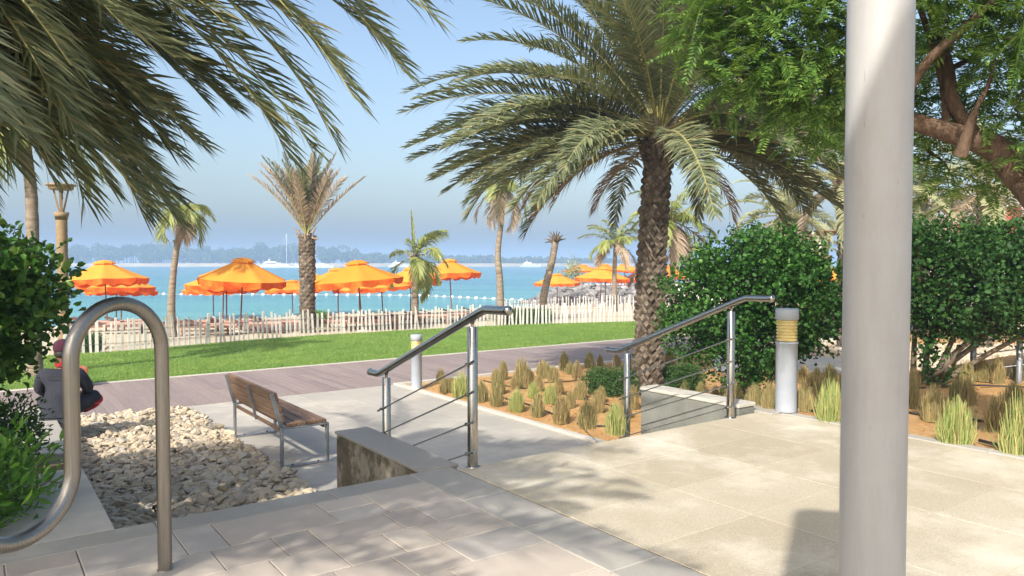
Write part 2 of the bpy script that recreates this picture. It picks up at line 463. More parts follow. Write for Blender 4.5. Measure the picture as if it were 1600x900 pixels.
M['straw_green'] = leafmat('green blade', [(0.1, 'ccb880'), (0.35, 'b4ae70'), (0.7, '8ea05a'), (1, '94ac64')], 0.2, 0.6, 0.2, 'b0b878')
M['farleaf'] = leafmat('far wood leaf', [(0.1, '3a4a2a'), (0.5, '506038'), (1, '6e7c4c')], 0.15, 0.7, 0.2)
M['flower'] = simple('red petal', 'a01818', 'c02424', 0.6, 20)

# ------------------------------------------------------------------ the setting: paving, steps, walls, beds
def gstruct(name, mb, mats):
    return tag(mb.build(name, mats, loc=Q0, rz=GA), kind='structure')
def slab_tiles(mb, rects, z0, z1, gap=0.004, ch=0.004, m=0, rng=None, jit=0.0):
    """one chamfered slab per rectangle (x0, x1, y0, y1)"""
    for x0, x1, y0, y1 in rects:
        x0 += gap; x1 -= gap; y0 += gap; y1 -= gap
        if x1 - x0 < 0.02 or y1 - y0 < 0.02: continue
        dz = rng.uniform(-jit, jit, 4) if rng is not None else np.zeros(4)
        o = [(x0, y0), (x1, y0), (x1, y1), (x0, y1)]
        i = [(x0 + ch, y0 + ch), (x1 - ch, y0 + ch), (x1 - ch, y1 - ch), (x0 + ch, y1 - ch)]
        v = [(x, y, z0) for x, y in o] + [(x, y, z1 - ch + dz[q]) for q, (x, y) in enumerate(o)] + [(x, y, z1 + dz[q]) for q, (x, y) in enumerate(i)]
        f = [(8, 9, 10, 11)] + [(q, (q + 1) % 4, 4 + (q + 1) % 4, 4 + q) for q in range(4)] + [(4 + q, 4 + (q + 1) % 4, 8 + (q + 1) % 4, 8 + q) for q in range(4)]
        mb.add(v, f, m)
    return mb
rng = np.random.default_rng(7)

# upper terrace: concrete pavers in mixed sizes to the left of the granite landing
mb = MB()
rects = []
y = -0.12
while y > -6.5:
    h = rng.choice([0.2, 0.3, 0.3, 0.4])
    x = -0.46 - rng.uniform(0, 0.1) * 0
    while x > -9:
        w = rng.choice([0.2, 0.3, 0.45, 0.6], p=[.2, .35, .3, .15])
        if h == 0.4 and w < 0.4 and rng.random() < 0.5:
            rects += [(x - w, x, y - 0.2, y), (x - w, x, y - 0.4, y - 0.2)]
        else:
            rects.append((x - w, x, y - h, y))
        x -= w
    y -= h
slab_tiles(mb, rects, -0.06, 0.0, 0.0025, 0.004, 0, rng, 0.0015)
gstruct('paver_terrace', mb, M['paver'])
mb = MB(); box(mb, -9, -0.125, -6.6, 0.095, -1.2, -0.006); gstruct('terrace_base', mb, M['djoint'])
# border stones: one row along the terrace edge, one beside the landing
mb = MB(); rects = []
x = -0.125
y = 0.1
while y > -6.5:
    w = rng.choice([0.5, 0.6, 0.7]); rects.append((-0.46, -0.125, y - w, y)); y -= w
x = -0.46
while x > -9:
    w = rng.choice([0.6, 0.8, 1.0]); rects.append((x - w, x, -0.12, 0.1)); x -= w
slab_tiles(mb, rects, -0.08, 0.002, 0.002, 0.006, 0, rng, 0.001)
gstruct('border_stones', mb, M['border'])
# beige granite landing
mb = MB(); rects = []
y = 0.0; kk = 0
while y > -6.5:
    x = -0.12
    while x < 3.38:
        rects.append((x, min(x + 0.875, 3.38), y - 0.6, y)); x += 0.875
    y -= 0.6; kk += 1
slab_tiles(mb, rects, -0.05, 0.004, 0.0015, 0.002, 0, rng, 0.0006)
gstruct('granite_landing', mb, M['granite'])
mb = MB(); box(mb, -0.124, 3.4, -6.6, -0.003, -1.2, -0.002); gstruct('landing_base', mb, M['joint'])
# kerb on the right of the landing, concrete pad of the bollard
mb = MB(); y = -0.18; rects = []
while y > -6.5:
    rects.append((3.385, 3.52, y - 0.9, y)); y -= 0.9
slab_tiles(mb, rects, -0.3, 0.012, 0.002, 0.006, 0, rng, 0.001)
rects = [(3.27, 3.95, -0.175, 0.32)]
slab_tiles(mb, rects, -0.3, 0.02, 0.002, 0.006, 0, rng, 0.001)
gstruct('kerb', mb, M['border'])
# steps down to the lower plaza
mb = MB()
for i in range(6):
    z = -0.1417 * (i + 1)
    if i < 5: box(mb, -0.055, 2.94, 0.003 + 0.36 * i, 0.36 * (i + 1), -1.2, z)
gstruct('steps', mb, M['granite'])
# lower plaza
mb = MB(); rects = []
y = 1.8; k_ = 0
while y < 8.28:
    x = -0.2
    while x < 3.55:
        rects.append((x, min(x + 0.625, 3.55), y, min(y + 0.6, 8.28))); x += 0.625
    y += 0.6
y = 0.3
while y < 1.8:
    rects.append((-0.9 + 0.7, -0.36, y, y + 0.6)); y += 0.6
x = -2.25
while x < -0.21:
    rects.append((x, min(x + 0.7, -0.2), 7.93, 8.28)); x += 0.7
slab_tiles(mb, rects, LOW - 0.06, LOW, 0.0015, 0.002, 0, rng, 0.0006)
gstruct('lower_plaza', mb, M['plaza'])
mb = MB(); box(mb, -3.2, 3.55, 0.11, 8.29, -1.6, LOW - 0.006); gstruct('plaza_base', mb, M['joint'])
# bed kerb of the lower plaza
mb = MB(); y = 1.3; rects = []
while y < 8.2:
    rects.append((3.555, 3.67, y, min(y + 1.0, 8.28))); y += 1.0
x = 3.67
while x < 16:
    rects.append((x, x + 1.0, 8.17, 8.285)); x += 1.0
slab_tiles(mb, rects, -1.2, LOW + 0.03, 0.002, 0.006, 0, rng, 0.001)
gstruct('bed_kerb', mb, M['coping'])
# boardwalk planks
mb = MB(); rects = []
x = -16.0
while x < 26:
    off = rng.choice([0.0, 1.1])
    ys = [8.29] + [q for q in (8.29 + 1.1, 8.29 + 2.2) ] + [11.6]
    ys = [8.29, 8.29 + 1.65 + (0.55 if int(x / 0.145) % 2 else -0.3), 11.6]
    for y0, y1 in zip(ys[:-1], ys[1:]): rects.append((x, x + 0.145, y0, y1))
    x += 0.145
slab_tiles(mb, rects, LOW - 0.04, LOW + 0.004, 0.003, 0.003, 0, rng, 0.001)
gstruct('boardwalk', mb, M['plank'])
mb = MB(); box(mb, -16, 26, 8.291, 11.6, -1.6, LOW - 0.012); gstruct('boardwalk_base', mb, M['djoint'])
mb = MB(); x = -16; rects = []
while x < 26:
    rects.append((x, x + 1.2, 11.605, 11.7)); x += 1.2
slab_tiles(mb, rects, LOW - 0.1, LOW + 0.02, 0.002, 0.005, 0, rng, 0.001)
gstruct('lawn_edging', mb, M['coping'])

# cheek walls of the steps
mb = MB(); prism(mb, [(-0.35, 0.105), (-0.06, 0.105), (-0.06, 1.62), (-0.35, 1.62)], -1.2, -0.02)
w = mb.build('cheek_wall', M['stained'], loc=Q0, rz=GA); bevel(w, 0.012)
tag(w, 'low stained concrete wall left of the steps, beside the bench', 'wall')
mb = MB(); box(mb, -0.36, -0.05, 0.107, 1.63, -0.019, 0.006); bevel(mb.build('coping', M['border'], w), 0.006)
mb = MB(); prism(mb, [(3.02, 0.02), (3.26, 0.02), (3.26, 1.3), (3.02, 1.3)], -1.2, 0.07)
w = mb.build('cheek_wall', M['concrete'], loc=Q0, rz=GA); bevel(w, 0.008)
tag(w, 'low grey concrete wall under the right handrail, pale coping on top', 'wall')
mb = MB(); box(mb, 3.01, 3.27, 0.01, 1.31, 0.071, 0.105); bevel(mb.build('coping', M['coping'], w), 0.006)
# planter walls on the left
mb = MB(); box(mb, -2.78, -2.25, 0.105, 1.63, -1.2, 0.0)
w = mb.build('planter_wall', M['coping'], loc=Q0, rz=GA); bevel(w, 0.01)
tag(w, 'pale stone planter wall beside the bright leafy bush at the terrace edge', 'wall')
mb = MB(); box(mb, -2.78, -2.05, 4.3, 7.3, -1.2, -0.47)
w = mb.build('planter_wall', M['border'], loc=Q0, rz=GA); bevel(w, 0.01)
tag(w, 'low grey stone ledge the seated person sits on', 'wall')

# planting soil: a sheet with a bank in it
def sheet(x0, x1, y0, y1, nx, ny, zf, rng=None, noise=0.0):
    X, Y = np.meshgrid(np.linspace(x0, x1, nx), np.linspace(y0, y1, ny))
    Z = zf(X, Y)
    if rng is not None: Z = Z + rng.normal(size=Z.shape) * noise
    v = np.stack([X, Y, Z], -1).reshape(-1, 3)
    i, j = np.meshgrid(np.arange(ny - 1), np.arange(nx - 1), indexing='ij')
    f = np.stack([i * nx + j, i * nx + j + 1, (i + 1) * nx + j + 1, (i + 1) * nx + j], -1).reshape(-1, 4)
    return v, f
mb = MB(); mb.add(*sheet(3.5, 26, -7, 8.18, 240, 170, lambda x, y: bed_z(x, y) - 0.015, rng, 0.008), 0, True)
gstruct('planting_bed', mb, M['soil'])
mb = MB(); mb.add(*sheet(3.262, 3.52, 0.33, 2.7, 6, 30, lambda x, y: bed_z(x, y) - 0.02), 0, True); gstruct('bed_strip', mb, M['soil'])
lb = lambda x, y: -0.06 - 0.5 * sstep(1.7, 4.5, y) - 0.3 * sstep(5, 8, y)
mb = MB(); mb.add(*sheet(-14, -2.3, 0.1, 8.29, 90, 60, lambda x, y: lb(x, y) - 0.9 * (x > -2.79) * (y < 1.7) - 0.25 * (x > -2.79) * (y > 4.2), rng, 0.008), 0, True)
gstruct('shrub_bed', mb, simple('dark soil', '6b5238', '8a6c4a', 0.95, 6, bump=0.6))

# gravel bed: thousands of loose stones on one sheet
mb = MB(); box(mb, -2.78, -0.205, 0.11, 7.92, LOW - 0.3, LOW - 0.012); gstruct('gravel_base', mb, M['soil'])
mb = MB()
pts = []
for i in range(12500):
    a, b = rng.uniform(-2.3, -0.12), rng.uniform(0.75, 7.95)
    if a > -0.2 and rng.random() < 0.6: continue
    if b > 4.3 and a < -2.02: continue
    pts.append((a, b))
pts = np.array(pts)
sz = rng.gamma(3.2, 0.0115, len(pts)).clip(0.014, 0.085)
hz = 0.02 * np.sin(pts[:, 0] * 2.3) * np.sin(pts[:, 1] * 1.1) + 0.03
zz = LOW + hz * sstep(-0.1, -0.6, pts[:, 0]) + sz * 0.25 + rng.uniform(0, 0.04, len(pts))
stones(mb, np.column_stack([pts, zz]), sz, rng, 0.62)
for i in range(900):
    a, b = rng.uniform(-2.75, -2.1), rng.uniform(1.65, 4.3)
    s = rng.gamma(4, 0.012); stones(mb, [(a, b, LOW + 0.18 + 0.1 * rng.random())], [min(s, .1)], rng, 0.6)
mb2 = MB(); box(mb2, -2.78, -2.05, 1.64, 4.29, LOW - 0.3, LOW + 0.17); gstruct('soil_strip', mb2, M['soil'])
tag(mb.build('gravel', M['gravel'], loc=Q0, rz=GA), 'bed of loose beige gravel stones beside the bench', 'gravel', kind='stuff')

# lawn between the boardwalk and the picket fence
FENCE = [(-60, 560), (60, 556.5), (125, 553), (190, 549), (250, 544), (330, 537), (400, 531), (500, 524), (580, 519.5), (640, 516), (720, 512), (800, 508), (880, 505.5), (960, 503.5), (1010, 502), (1080, 501)]
fp = np.array([on(px, py, LOW) for px, py in FENCE])
fpath = bez(fp, 10)
fa, fb = togrid(fpath)
n_ = 200
aa = np.linspace(-11, 26, n_)
fbv = np.interp(aa, fa[np.argsort(fa)], fb[np.argsort(fa)])
X = np.repeat(aa[None], 30, 0); T_ = np.linspace(0, 1, 30)[:, None]
Y = 11.7 + (fbv[None] + 0.05 - 11.7) * T_
Z = np.full_like(X, LOW + 0.008) + 0.03 * np.sin(X * 0.9) * np.sin(Y * 0.8) * np.sin(pi * T_)
i, j = np.meshgrid(np.arange(29), np.arange(n_ - 1), indexing='ij')
f = np.stack([i * n_ + j, i * n_ + j + 1, (i + 1) * n_ + j + 1, (i + 1) * n_ + j], -1).reshape(-1, 4)
mb = MB(); mb.add(np.stack([X, Y, Z], -1).reshape(-1, 3), f, 0, True)
gstruct('lawn', mb, M['turf'])
def blades(mb, P, h, w, rng, lean=0.5):
    n = len(P)
    az = rng.uniform(0, 2 * pi, n); l = rng.normal(0, lean, (n, 2)) * h[:, None]
    side = np.stack([np.cos(az), np.sin(az), np.zeros(n)], -1) * (w / 2)[:, None]
    tip = P + np.column_stack([l, h])
    v = np.stack([P - side, P + side, tip], 1).reshape(-1, 3)
    mb.add(v, np.arange(3 * n).reshape(-1, 3), 0, True)
n = 170000
ga = rng.uniform(-8, 20, n); gt = rng.uniform(0, 1, n) ** 1.15
gb = 11.68 + (np.interp(ga, aa, fbv) - 11.66) * gt
P = np.column_stack([ga, gb, LOW + 0.0 + 0.03 * np.sin(ga * 0.9) * np.sin(gb * 0.8) * np.sin(pi * gt)])
mb = MB(); blades(mb, P, rng.uniform(0.025, 0.06, n), rng.uniform(0.008, 0.016, n), rng)
tag(mb.build('lawn_grass', M['blade'], loc=Q0, rz=GA), 'bright green mown lawn grass between boardwalk and picket fence', 'grass', kind='stuff')

# beach, seabed and sea
def beach_z(x, y):
    return -0.93 - 0.1 * sstep(16, 24, y) - 0.72 * sstep(24, 42, y) - 1.2 * sstep(42, 60, y)
mb = MB(); mb.add(*sheet(-90, 130, 8.3, 62, 260, 120, lambda x, y: np.where(y < 17, -1.3 + 0.37 * sstep(13, 17, y), beach_z(x, y)), rng, 0.012), 0, True)
gstruct('beach', mb, M['sand'])
mb = MB(); mb.add([(-3000, -400, -3.2), (3000, -400, -3.2), (3000, 3000, -3.2), (-3000, 3000, -3.2)], [(0, 1, 2, 3)])
tag(mb.build('ground', M['sand']), kind='structure')
k = NT('sea'); c = k.coord()
geo = k.n('ShaderNodeSeparateXYZ'); k.l(c, geo.inputs[0])
dep = k.ramp(k.math('DIVIDE', geo.outputs[1], 260.0), [(0.1, '629f98'), (0.22, '4c8f98'), (0.45, '427f96'), (0.9, '3c7490')])
pat = k.ramp(k.noise(k.coord((0.02, 0.09, 1)), 1.0, 6), [(0.35, '2c7484'), (0.65, '7ab8b0')])
wv = k.math('ADD', k.noise(k.coord((0.5, 1.6, 1)), 1.2, 6, 0.65), k.math('MULTIPLY', k.noise(k.coord((0.08, 0.3, 1)), 1.0, 4), 1.5))
M['sea'] = k.pbr(k.mix(0.34, dep, pat), 0.2, 0, k.bump(wv, 0.9, 0.5), 0.35)
mb = MB(); mb.add([(-3000, 24, -1.66), (3000, 24, -1.66), (3000, 3000, -1.66), (-3000, 3000, -1.66)], [(0, 1, 2, 3)])
tag(mb.build('sea', M['sea']), kind='structure')

# far shore: a low island with woods
mb = MB()
isl = [(-520, 612), (-300, 618), (-150, 622), (-60, 630), (40, 650), (150, 690), (200, 760), (0, 900), (-520, 900)]
prism(mb, isl, -3.4, -0.4)
isl2 = [(-520, 617), (-300, 623), (-150, 627), (-60, 636), (40, 657), (140, 700), (180, 760), (0, 880), (-520, 880)]
prism(mb, isl2, -0.5, 1.2)
tag(mb.build('far_shore', simple('far shore sand', 'a39a86', 'bcb29c', 0.95, 0.05)), kind='structure')
mb = MB()
def far_top(x):                                # crown height along the shore, read off the skyline
    px = 800 + x * F / 650
    return np.interp(px, [0, 130, 165, 200, 225, 265, 300, 330, 345, 370, 400, 430, 480, 510, 520, 545, 580, 620, 680, 740, 800, 900, 1050],
                     [20, 20, 19, 21, 22, 19, 18, 17, 16, 17, 21, 19, 19, 20, 19, 14, 13, 11, 10, 9, 8, 7, 5])
fs = np.random.default_rng(3)
for i in range(420):
    x = fs.uniform(-470, 150); yb = np.interp(x, [-520, -150, -60, 40, 150], [626, 632, 642, 664, 706])
    row = fs.random(); y = yb + row * 45
    H = far_top(x) * (0.62 + 0.38 * row) * fs.uniform(0.75, 1.05)
    r = fs.uniform(3.5, 7.5) * (H / 17) ** 0.6
    nq = 150
    d = unit(fs.normal(size=(nq, 3))); rad = fs.uniform(0.5, 1, nq) ** 0.5
    ctr = np.array((x, y, max(H - r * 0.9, H * 0.5)))
    P = ctr + d * rad[:, None] * np.array((r, r, min(r * 0.9, H * 0.5)))
    s = fs.uniform(0.5, 1.3, nq)
    leaves(mb, P, fs.normal(size=(nq, 3)), d + fs.normal(size=(nq, 3)) * 0.4, s * 2.0, s * 1.6)
    if H > 5: tube(mb, [(x, y, 0), (x, y, ctr[2])], [0.5, 0.3], 5, 0, False)
tag(mb.build('far_woods', M['farleaf']), 'hazy belt of trees along the far shore across the water', 'trees', kind='stuff')
# haze: one closed box of thin even air
mb = MB(); box(mb, -3200, 3200, -450, 3200, -4.4, 30)
hz_ = mb.build('haze', NT('haze air').m)
k = hz_.data.materials[0].node_tree
for n_x in list(k.nodes):
    if n_x.type != 'OUTPUT_MATERIAL': k.nodes.remove(n_x)
pv = k.nodes.new('ShaderNodeVolumePrincipled')
pv.inputs['Color'].default_value = (0.43, 0.58, 0.80, 1)
pv.inputs['Density'].default_value = 0.0014
pv.inputs['Anisotropy'].default_value = 0.0
k.links.new(pv.outputs[0], [q for q in k.nodes if q.type == 'OUTPUT_MATERIAL'][0].inputs['Volume'])
tag(hz_, kind='stuff'); hz_['label'] = 'thin bluish haze in the air over the water'; hz_['category'] = 'haze'
hz_.display_type = 'WIRE'

# ------------------------------------------------------------------ palms
def frond_mesh(mb, base, az, el, L, droop, rng, n=80, ll=0.42, lw=0.024, twist=0.0, hang=0.35, vee=0.5, rib=0.02, bare=0.16, side_curve=0.0, ml=0, mr=1, start=1.0, fwd=(0.45, 1.15)):
    """one pinnate frond: a drooping rib and two rows of narrow leaflets"""
    K = 26
    t = np.linspace(0, 1, K)
    ang = el - droop * t ** 1.4
    azs = az + side_curve * t ** 1.5
    step = L / (K - 1)
    d = np.stack([np.cos(ang) * np.cos(azs), np.cos(ang) * np.sin(azs), np.sin(ang)], -1)
    P = np.vstack([np.zeros(3), np.cumsum((d[:-1] + d[1:]) / 2 * step, 0)]) + base
    tube(mb, P, rib * (1 - 0.85 * t) * np.where(t < 0.1, 1.5 - 5 * t, 1), 5, mr, False)
    tt = np.linspace(bare, 0.995, n)
    def samp(A):
        return np.stack([np.interp(tt, t, A[:, q]) for q in range(3)], -1)
    C, T = samp(P), unit(samp(d))
    up0 = np.array((0, 0, 1.0))
    side = unit(np.cross(T, np.broadcast_to(up0, T.shape)) + 1e-6)
    # keep the side vector steady where the frond hangs straight down
    ref = np.array((sin(az), -cos(az), 0)); side = unit(np.where((side @ ref)[:, None] < 0, -side, side) * 0.5 + ref * 0.5)
    nrm = np.cross(side, T)
    tw = twist * tt
    side, nrm = side * np.cos(tw)[:, None] + nrm * np.sin(tw)[:, None], nrm * np.cos(tw)[:, None] - side * np.sin(tw)[:, None]
    prof = np.minimum(1, 0.35 + (tt - bare) * 3.2) * np.where(tt > 0.6, 1 - 0.62 * ((tt - 0.6) / 0.4) ** 1.3, 1)
    a_f = np.interp(tt, [bare, 1], fwd)
    for s in (-1, 1):
        l = ll * prof * rng.uniform(0.8, 1.1, n)
        af = a_f + rng.normal(0, 0.09, n)
        v = vee + rng.normal(0, 0.16, n)
        D = unit(side * s * np.cos(af)[:, None] + T * np.sin(af)[:, None] + nrm * v[:, None])
        wv = unit(np.cross(D, nrm * 1.0 - side * s * 0.6) + rng.normal(0, 0.15, (n, 3)))
        w = lw * (0.6 + 0.4 * prof)[:, None] * rng.uniform(0.8, 1.15, (n, 1))
        g = np.array((0, 0, -1.0)) * (hang * l)[:, None] * rng.uniform(0.6, 1.3, (n, 1))
        p1 = C + D * (l * 0.55)[:, None] + g * 0.25
        p2 = C + D * (l * 0.96)[:, None] + g * 0.9
        V = np.stack([C - wv * w * 0.3, C + wv * w * 0.3, p1 + wv * w * 0.5, p1 - wv * w * 0.5, p2], 1).reshape(-1, 3)
        kk = np.arange(n)[:, None] * 5
        mb.add(V, kk + np.array([0, 1, 2, 3]), ml, True)
        mb.add(np.zeros((0, 3)), np.zeros((0, 3), int))
        mb.f[-1] = ((kk + np.array([3, 2, 4])) + mb.n - 5 * n, ml, True)
    return P

def date_trunk(mb, P, r0, r1, rng, per=9, pitch=0.1, stub=0.055):
    P = np.asarray(P, float)
    t = np.linspace(0, 1, len(P))
    rad = r0 + (r1 - r0) * t
    tube(mb, P, rad * 0.9, 16)
    Ltot = np.linalg.norm(np.diff(P, axis=0), axis=1).sum()
    nrow = int(Ltot / pitch)
    for i in range(nrow):
        for j in range(per):
            u_ = (i + 0.5 + rng.uniform(-0.12, 0.12)) / nrow
            c = np.array([np.interp(u_, t, P[:, q]) for q in range(3)]); r = np.interp(u_, t, rad)
            a = 2 * pi * (j + 0.5 * (i % 2)) / per + i * 0.07 + rng.normal(0, 0.05)
            o = np.array((cos(a), sin(a), 0)); s = np.array((-sin(a), cos(a), 0)); z = np.array((0, 0, 1.0))
            w = pi * r / per * rng.uniform(0.85, 1.1); h = pitch * rng.uniform(0.75, 1.15); e = stub * rng.uniform(0.6, 1.35)
            b = c + o * r * 0.86
            v = [b - z * h, b - s * w + z * 0.0, b + s * w + z * 0.0, b + z * h * 0.75,
                 b + o * (e * 0.9) - s * w * 0.62 + z * h * 0.35, b + o * (e * 0.9) + s * w * 0.62 + z * h * 0.35, b + o * e - z * h * 0.12, b + o * e * 0.55 + z * h * 0.85]
            mb.add(v, [(0, 2, 5, 6), (0, 6, 4, 1), (6, 5, 7), (6, 7, 4), (2, 3, 7, 5), (3, 1, 4, 7)])

def palm_fronds(root, C, specs, rng, mat, kinds=None, **kw):
    for i, sp in enumerate(specs):
        mb = MB()
        o = dict(kw); o.update(sp.get('kw', {}))
        frond_mesh(mb, np.array((0, 0, 0.0)), sp['az'], sp['el'], sp['L'], sp['droop'], rng, twist=sp.get('twist', rng.normal(0, 0.35)), side_curve=sp.get('sc', rng.normal(0, 0.18)), **o)
        mb.build('frond', [sp.get('mat', mat), M['rachis']], root, loc=C)

# the big date palm beside the path
rng = np.random.default_rng(21)
pb = on(1012, 617, LOW)
cz = at(1030, 222, pb[1])
dp = thing('date_palm', 'big date palm with rough stubbly trunk between boardwalk and round green bush', 'palm', pb, 0, 'date palms')
top = cz - pb
mb = MB(); date_trunk(mb, bez([(0, 0, -0.1), (0.03, 0, top[2] * 0.3), (top[0] * 0.5, 0, top[2] * 0.65), (top[0], top[1], top[2] + 0.15)], 10), 0.225, 0.215, rng, 9, 0.115, 0.085)
mb.build('trunk', M['datetrunk'], dp)
mb = MB()
for i in range(46):                                        # cut frond bases that fan out under the crown
    a = i * 2.4; h = rng.uniform(-0.45, 0.25); e = rng.uniform(0.9, 1.25)
    o = np.array((cos(a), sin(a), 0)); p = top + o * 0.2 + np.array((0, 0, h)); q = p + (o * cos(e) + np.array((0, 0, sin(e)))) * rng.uniform(0.22, 0.42)
    tube(mb, [p, (p + q) / 2 + o * 0.02, q], [0.055, 0.045, 0.032], 6, 0, True, False)
mb.build('frond_base', M['datetrunk'], dp)
def date_specs(n, L, rng, emin=-0.3, emax=1.4, d0=1.1, skip=None):
    out = []
    for i in range(n):
        f = i / (n - 1)
        el = emin + (emax - emin) * f ** 0.8 + rng.normal(0, 0.08)
        out.append(dict(az=i * 2.39996 + rng.normal(0, 0.15), el=el, L=L * rng.uniform(0.82, 1.08) * (0.88 + 0.12 * f), droop=d0 * rng.uniform(0.75, 1.25) * (1.0 - 0.25 * f)))
    return out
sp = date_specs(72, 4.3, rng, -0.12, 1.45, 1.05)
for az, el, L, dr in ((3.5, 0.41, 4.35, 0.8), (0.51, 0.39, 3.72, 0.52), (-0.58, 0.18, 3.72, 0.72), (-0.73, 0.0, 3.75, 0.87), (2.63, 0.41, 3.62, 0.75), (-0.55, 0.53, 3.5, 0.81), (0.56, 0.05, 4.37, 0.72), (-0.48, 0.53, 3.68, 0.89), (2.84, 0.1, 3.65, 0.56), (-0.25, 0.42, 4.03, 0.74), (2.49, 0.1, 3.78, 0.78), (-0.03, 0.34, 3.55, 0.89), (0.67, 0.1, 3.86, 0.72), (2.94, 0.25, 3.51, 0.52), (0.19, 0.52, 3.61, 0.6), (2.91, 0.1, 3.97, 0.81), (0.13, 0.4, 3.83, 0.62), (3.81, -0.09, 3.81, 0.74), (-0.24, 0.5, 3.99, 0.62), (2.85, 0.41, 4.06, 0.79), (3.89, -0.04, 3.54, 0.89), (2.44, 0.37, 3.81, 0.6), (4.09, 1.07, 4.49, 0.76), (5.03, 1.15, 3.94, 0.89), (3.54, 1.06, 4.43, 0.67), (1.06, 1.17, 3.84, 0.67), (0.89, 1.41, 4.23, 0.57), (3.28, 1.43, 4.28, 0.63), (1.72, 1.21, 4.43, 0.55), (5.16, 1.24, 3.93, 0.87), (pi, 0.62, 4.6, 1.1), (pi + .15, 0.4, 4.5, 0.85), (pi - .3, .45, 4.4, .95), (pi + .35, .2, 4.0, .75), (pi - .1, .15, 3.9, .7), (pi + .6, .3, 4.0, .9), (0.05, .3, 4.3, .8), (-.25, .15, 4.2, .75), (-.5, .3, 4.2, .95), (.2, .05, 3.8, .7), (-.1, -.1, 3.4, .75), (-.8, .1, 3.6, .8), (pi + .9, 0.1, 3.4, .9), (-1.2, 0.2, 3.4, 1.0), (pi + .05, .12, 4.3, .55), (pi - .2, .05, 4.1, .5), (pi + .25, 0, 4.0, .5), (pi - .4, .1, 4.0, .6), (pi + .45, -.08, 3.6, .45), (pi, -.12, 3.5, .5), (pi - .15, .28, 4.4, .7), (pi + .15, .22, 4.4, .7), (-.05, .1, 4.1, .55), (.2, .15, 4.2, .6), (-.3, 0, 4.0, .5), (.35, .05, 3.9, .55), (-.15, .25, 4.3, .7), (-.6, .1, 3.8, .6), (0.05, -.15, 3.4, .5), (pi + .7, 0, 3.4, .6), (-.9, 0, 3.4, .6), (pi - .7, .15, 3.8, .7), (.8, .15, 3.8, .7)):
    sp.append(dict(az=az, el=el, L=L, droop=dr))
palm_fronds(dp, top + np.array((0, 0, 0.12)), sp, rng, M['frond'], n=105, ll=0.58, lw=0.031, hang=0.25, vee=0.35)
dry = [dict(az=a, el=e, L=l, droop=d, mat=M['drydate'], kw=dict(hang=0.8, n=60)) for a, e, l, d in ((2.9, -0.1, 2.2, 1.0), (3.3, -0.15, 2.6, 0.9), (0.15, -0.3, 2.0, 1.1), (3.05, 0.05, 2.8, 1.2), (2.6, -0.4, 1.7, 0.8))]
palm_fronds(dp, top, dry, rng, M['drydate'], ll=0.42, lw=0.024)

# the date palm that overhangs the picture from the left
rng = np.random.default_rng(33)
base = np.array((-4.4, 3.5, -0.15)); C = np.array((0.3, 0.1, 3.6))
lp = thing('date_palm', 'date palm overhanging from the left, its dark fronds filling the top left corner', 'palm', base, 0, 'date palms')
mb = MB(); date_trunk(mb, bez([(0, 0, -0.1), (0.1, 0, 1.3), (0.35, 0.05, 2.7), (C[0], C[1], C[2] + 0.1)], 10), 0.26, 0.23, rng, 10, 0.11, 0.06)
mb.build('trunk', M['datetrunk'], lp)
sp = []
for i in range(70):
    f = i / 69
    az_ = math.remainder(i * 2.39996, 2 * pi)
    if (-2.4 < az_ < 1.9 and f < 0.8) or (abs(az_) > 1.9 and i % 3) or f > 0.72: continue
    sp.append(dict(az=i * 2.39996 + rng.normal(0, 0.12), el=-0.15 + 1.5 * f ** 0.85 + rng.normal(0, 0.07), L=3.2 * rng.uniform(0.85, 1.1), droop=1.15 * rng.uniform(0.8, 1.2) * (1 - 0.2 * f)))
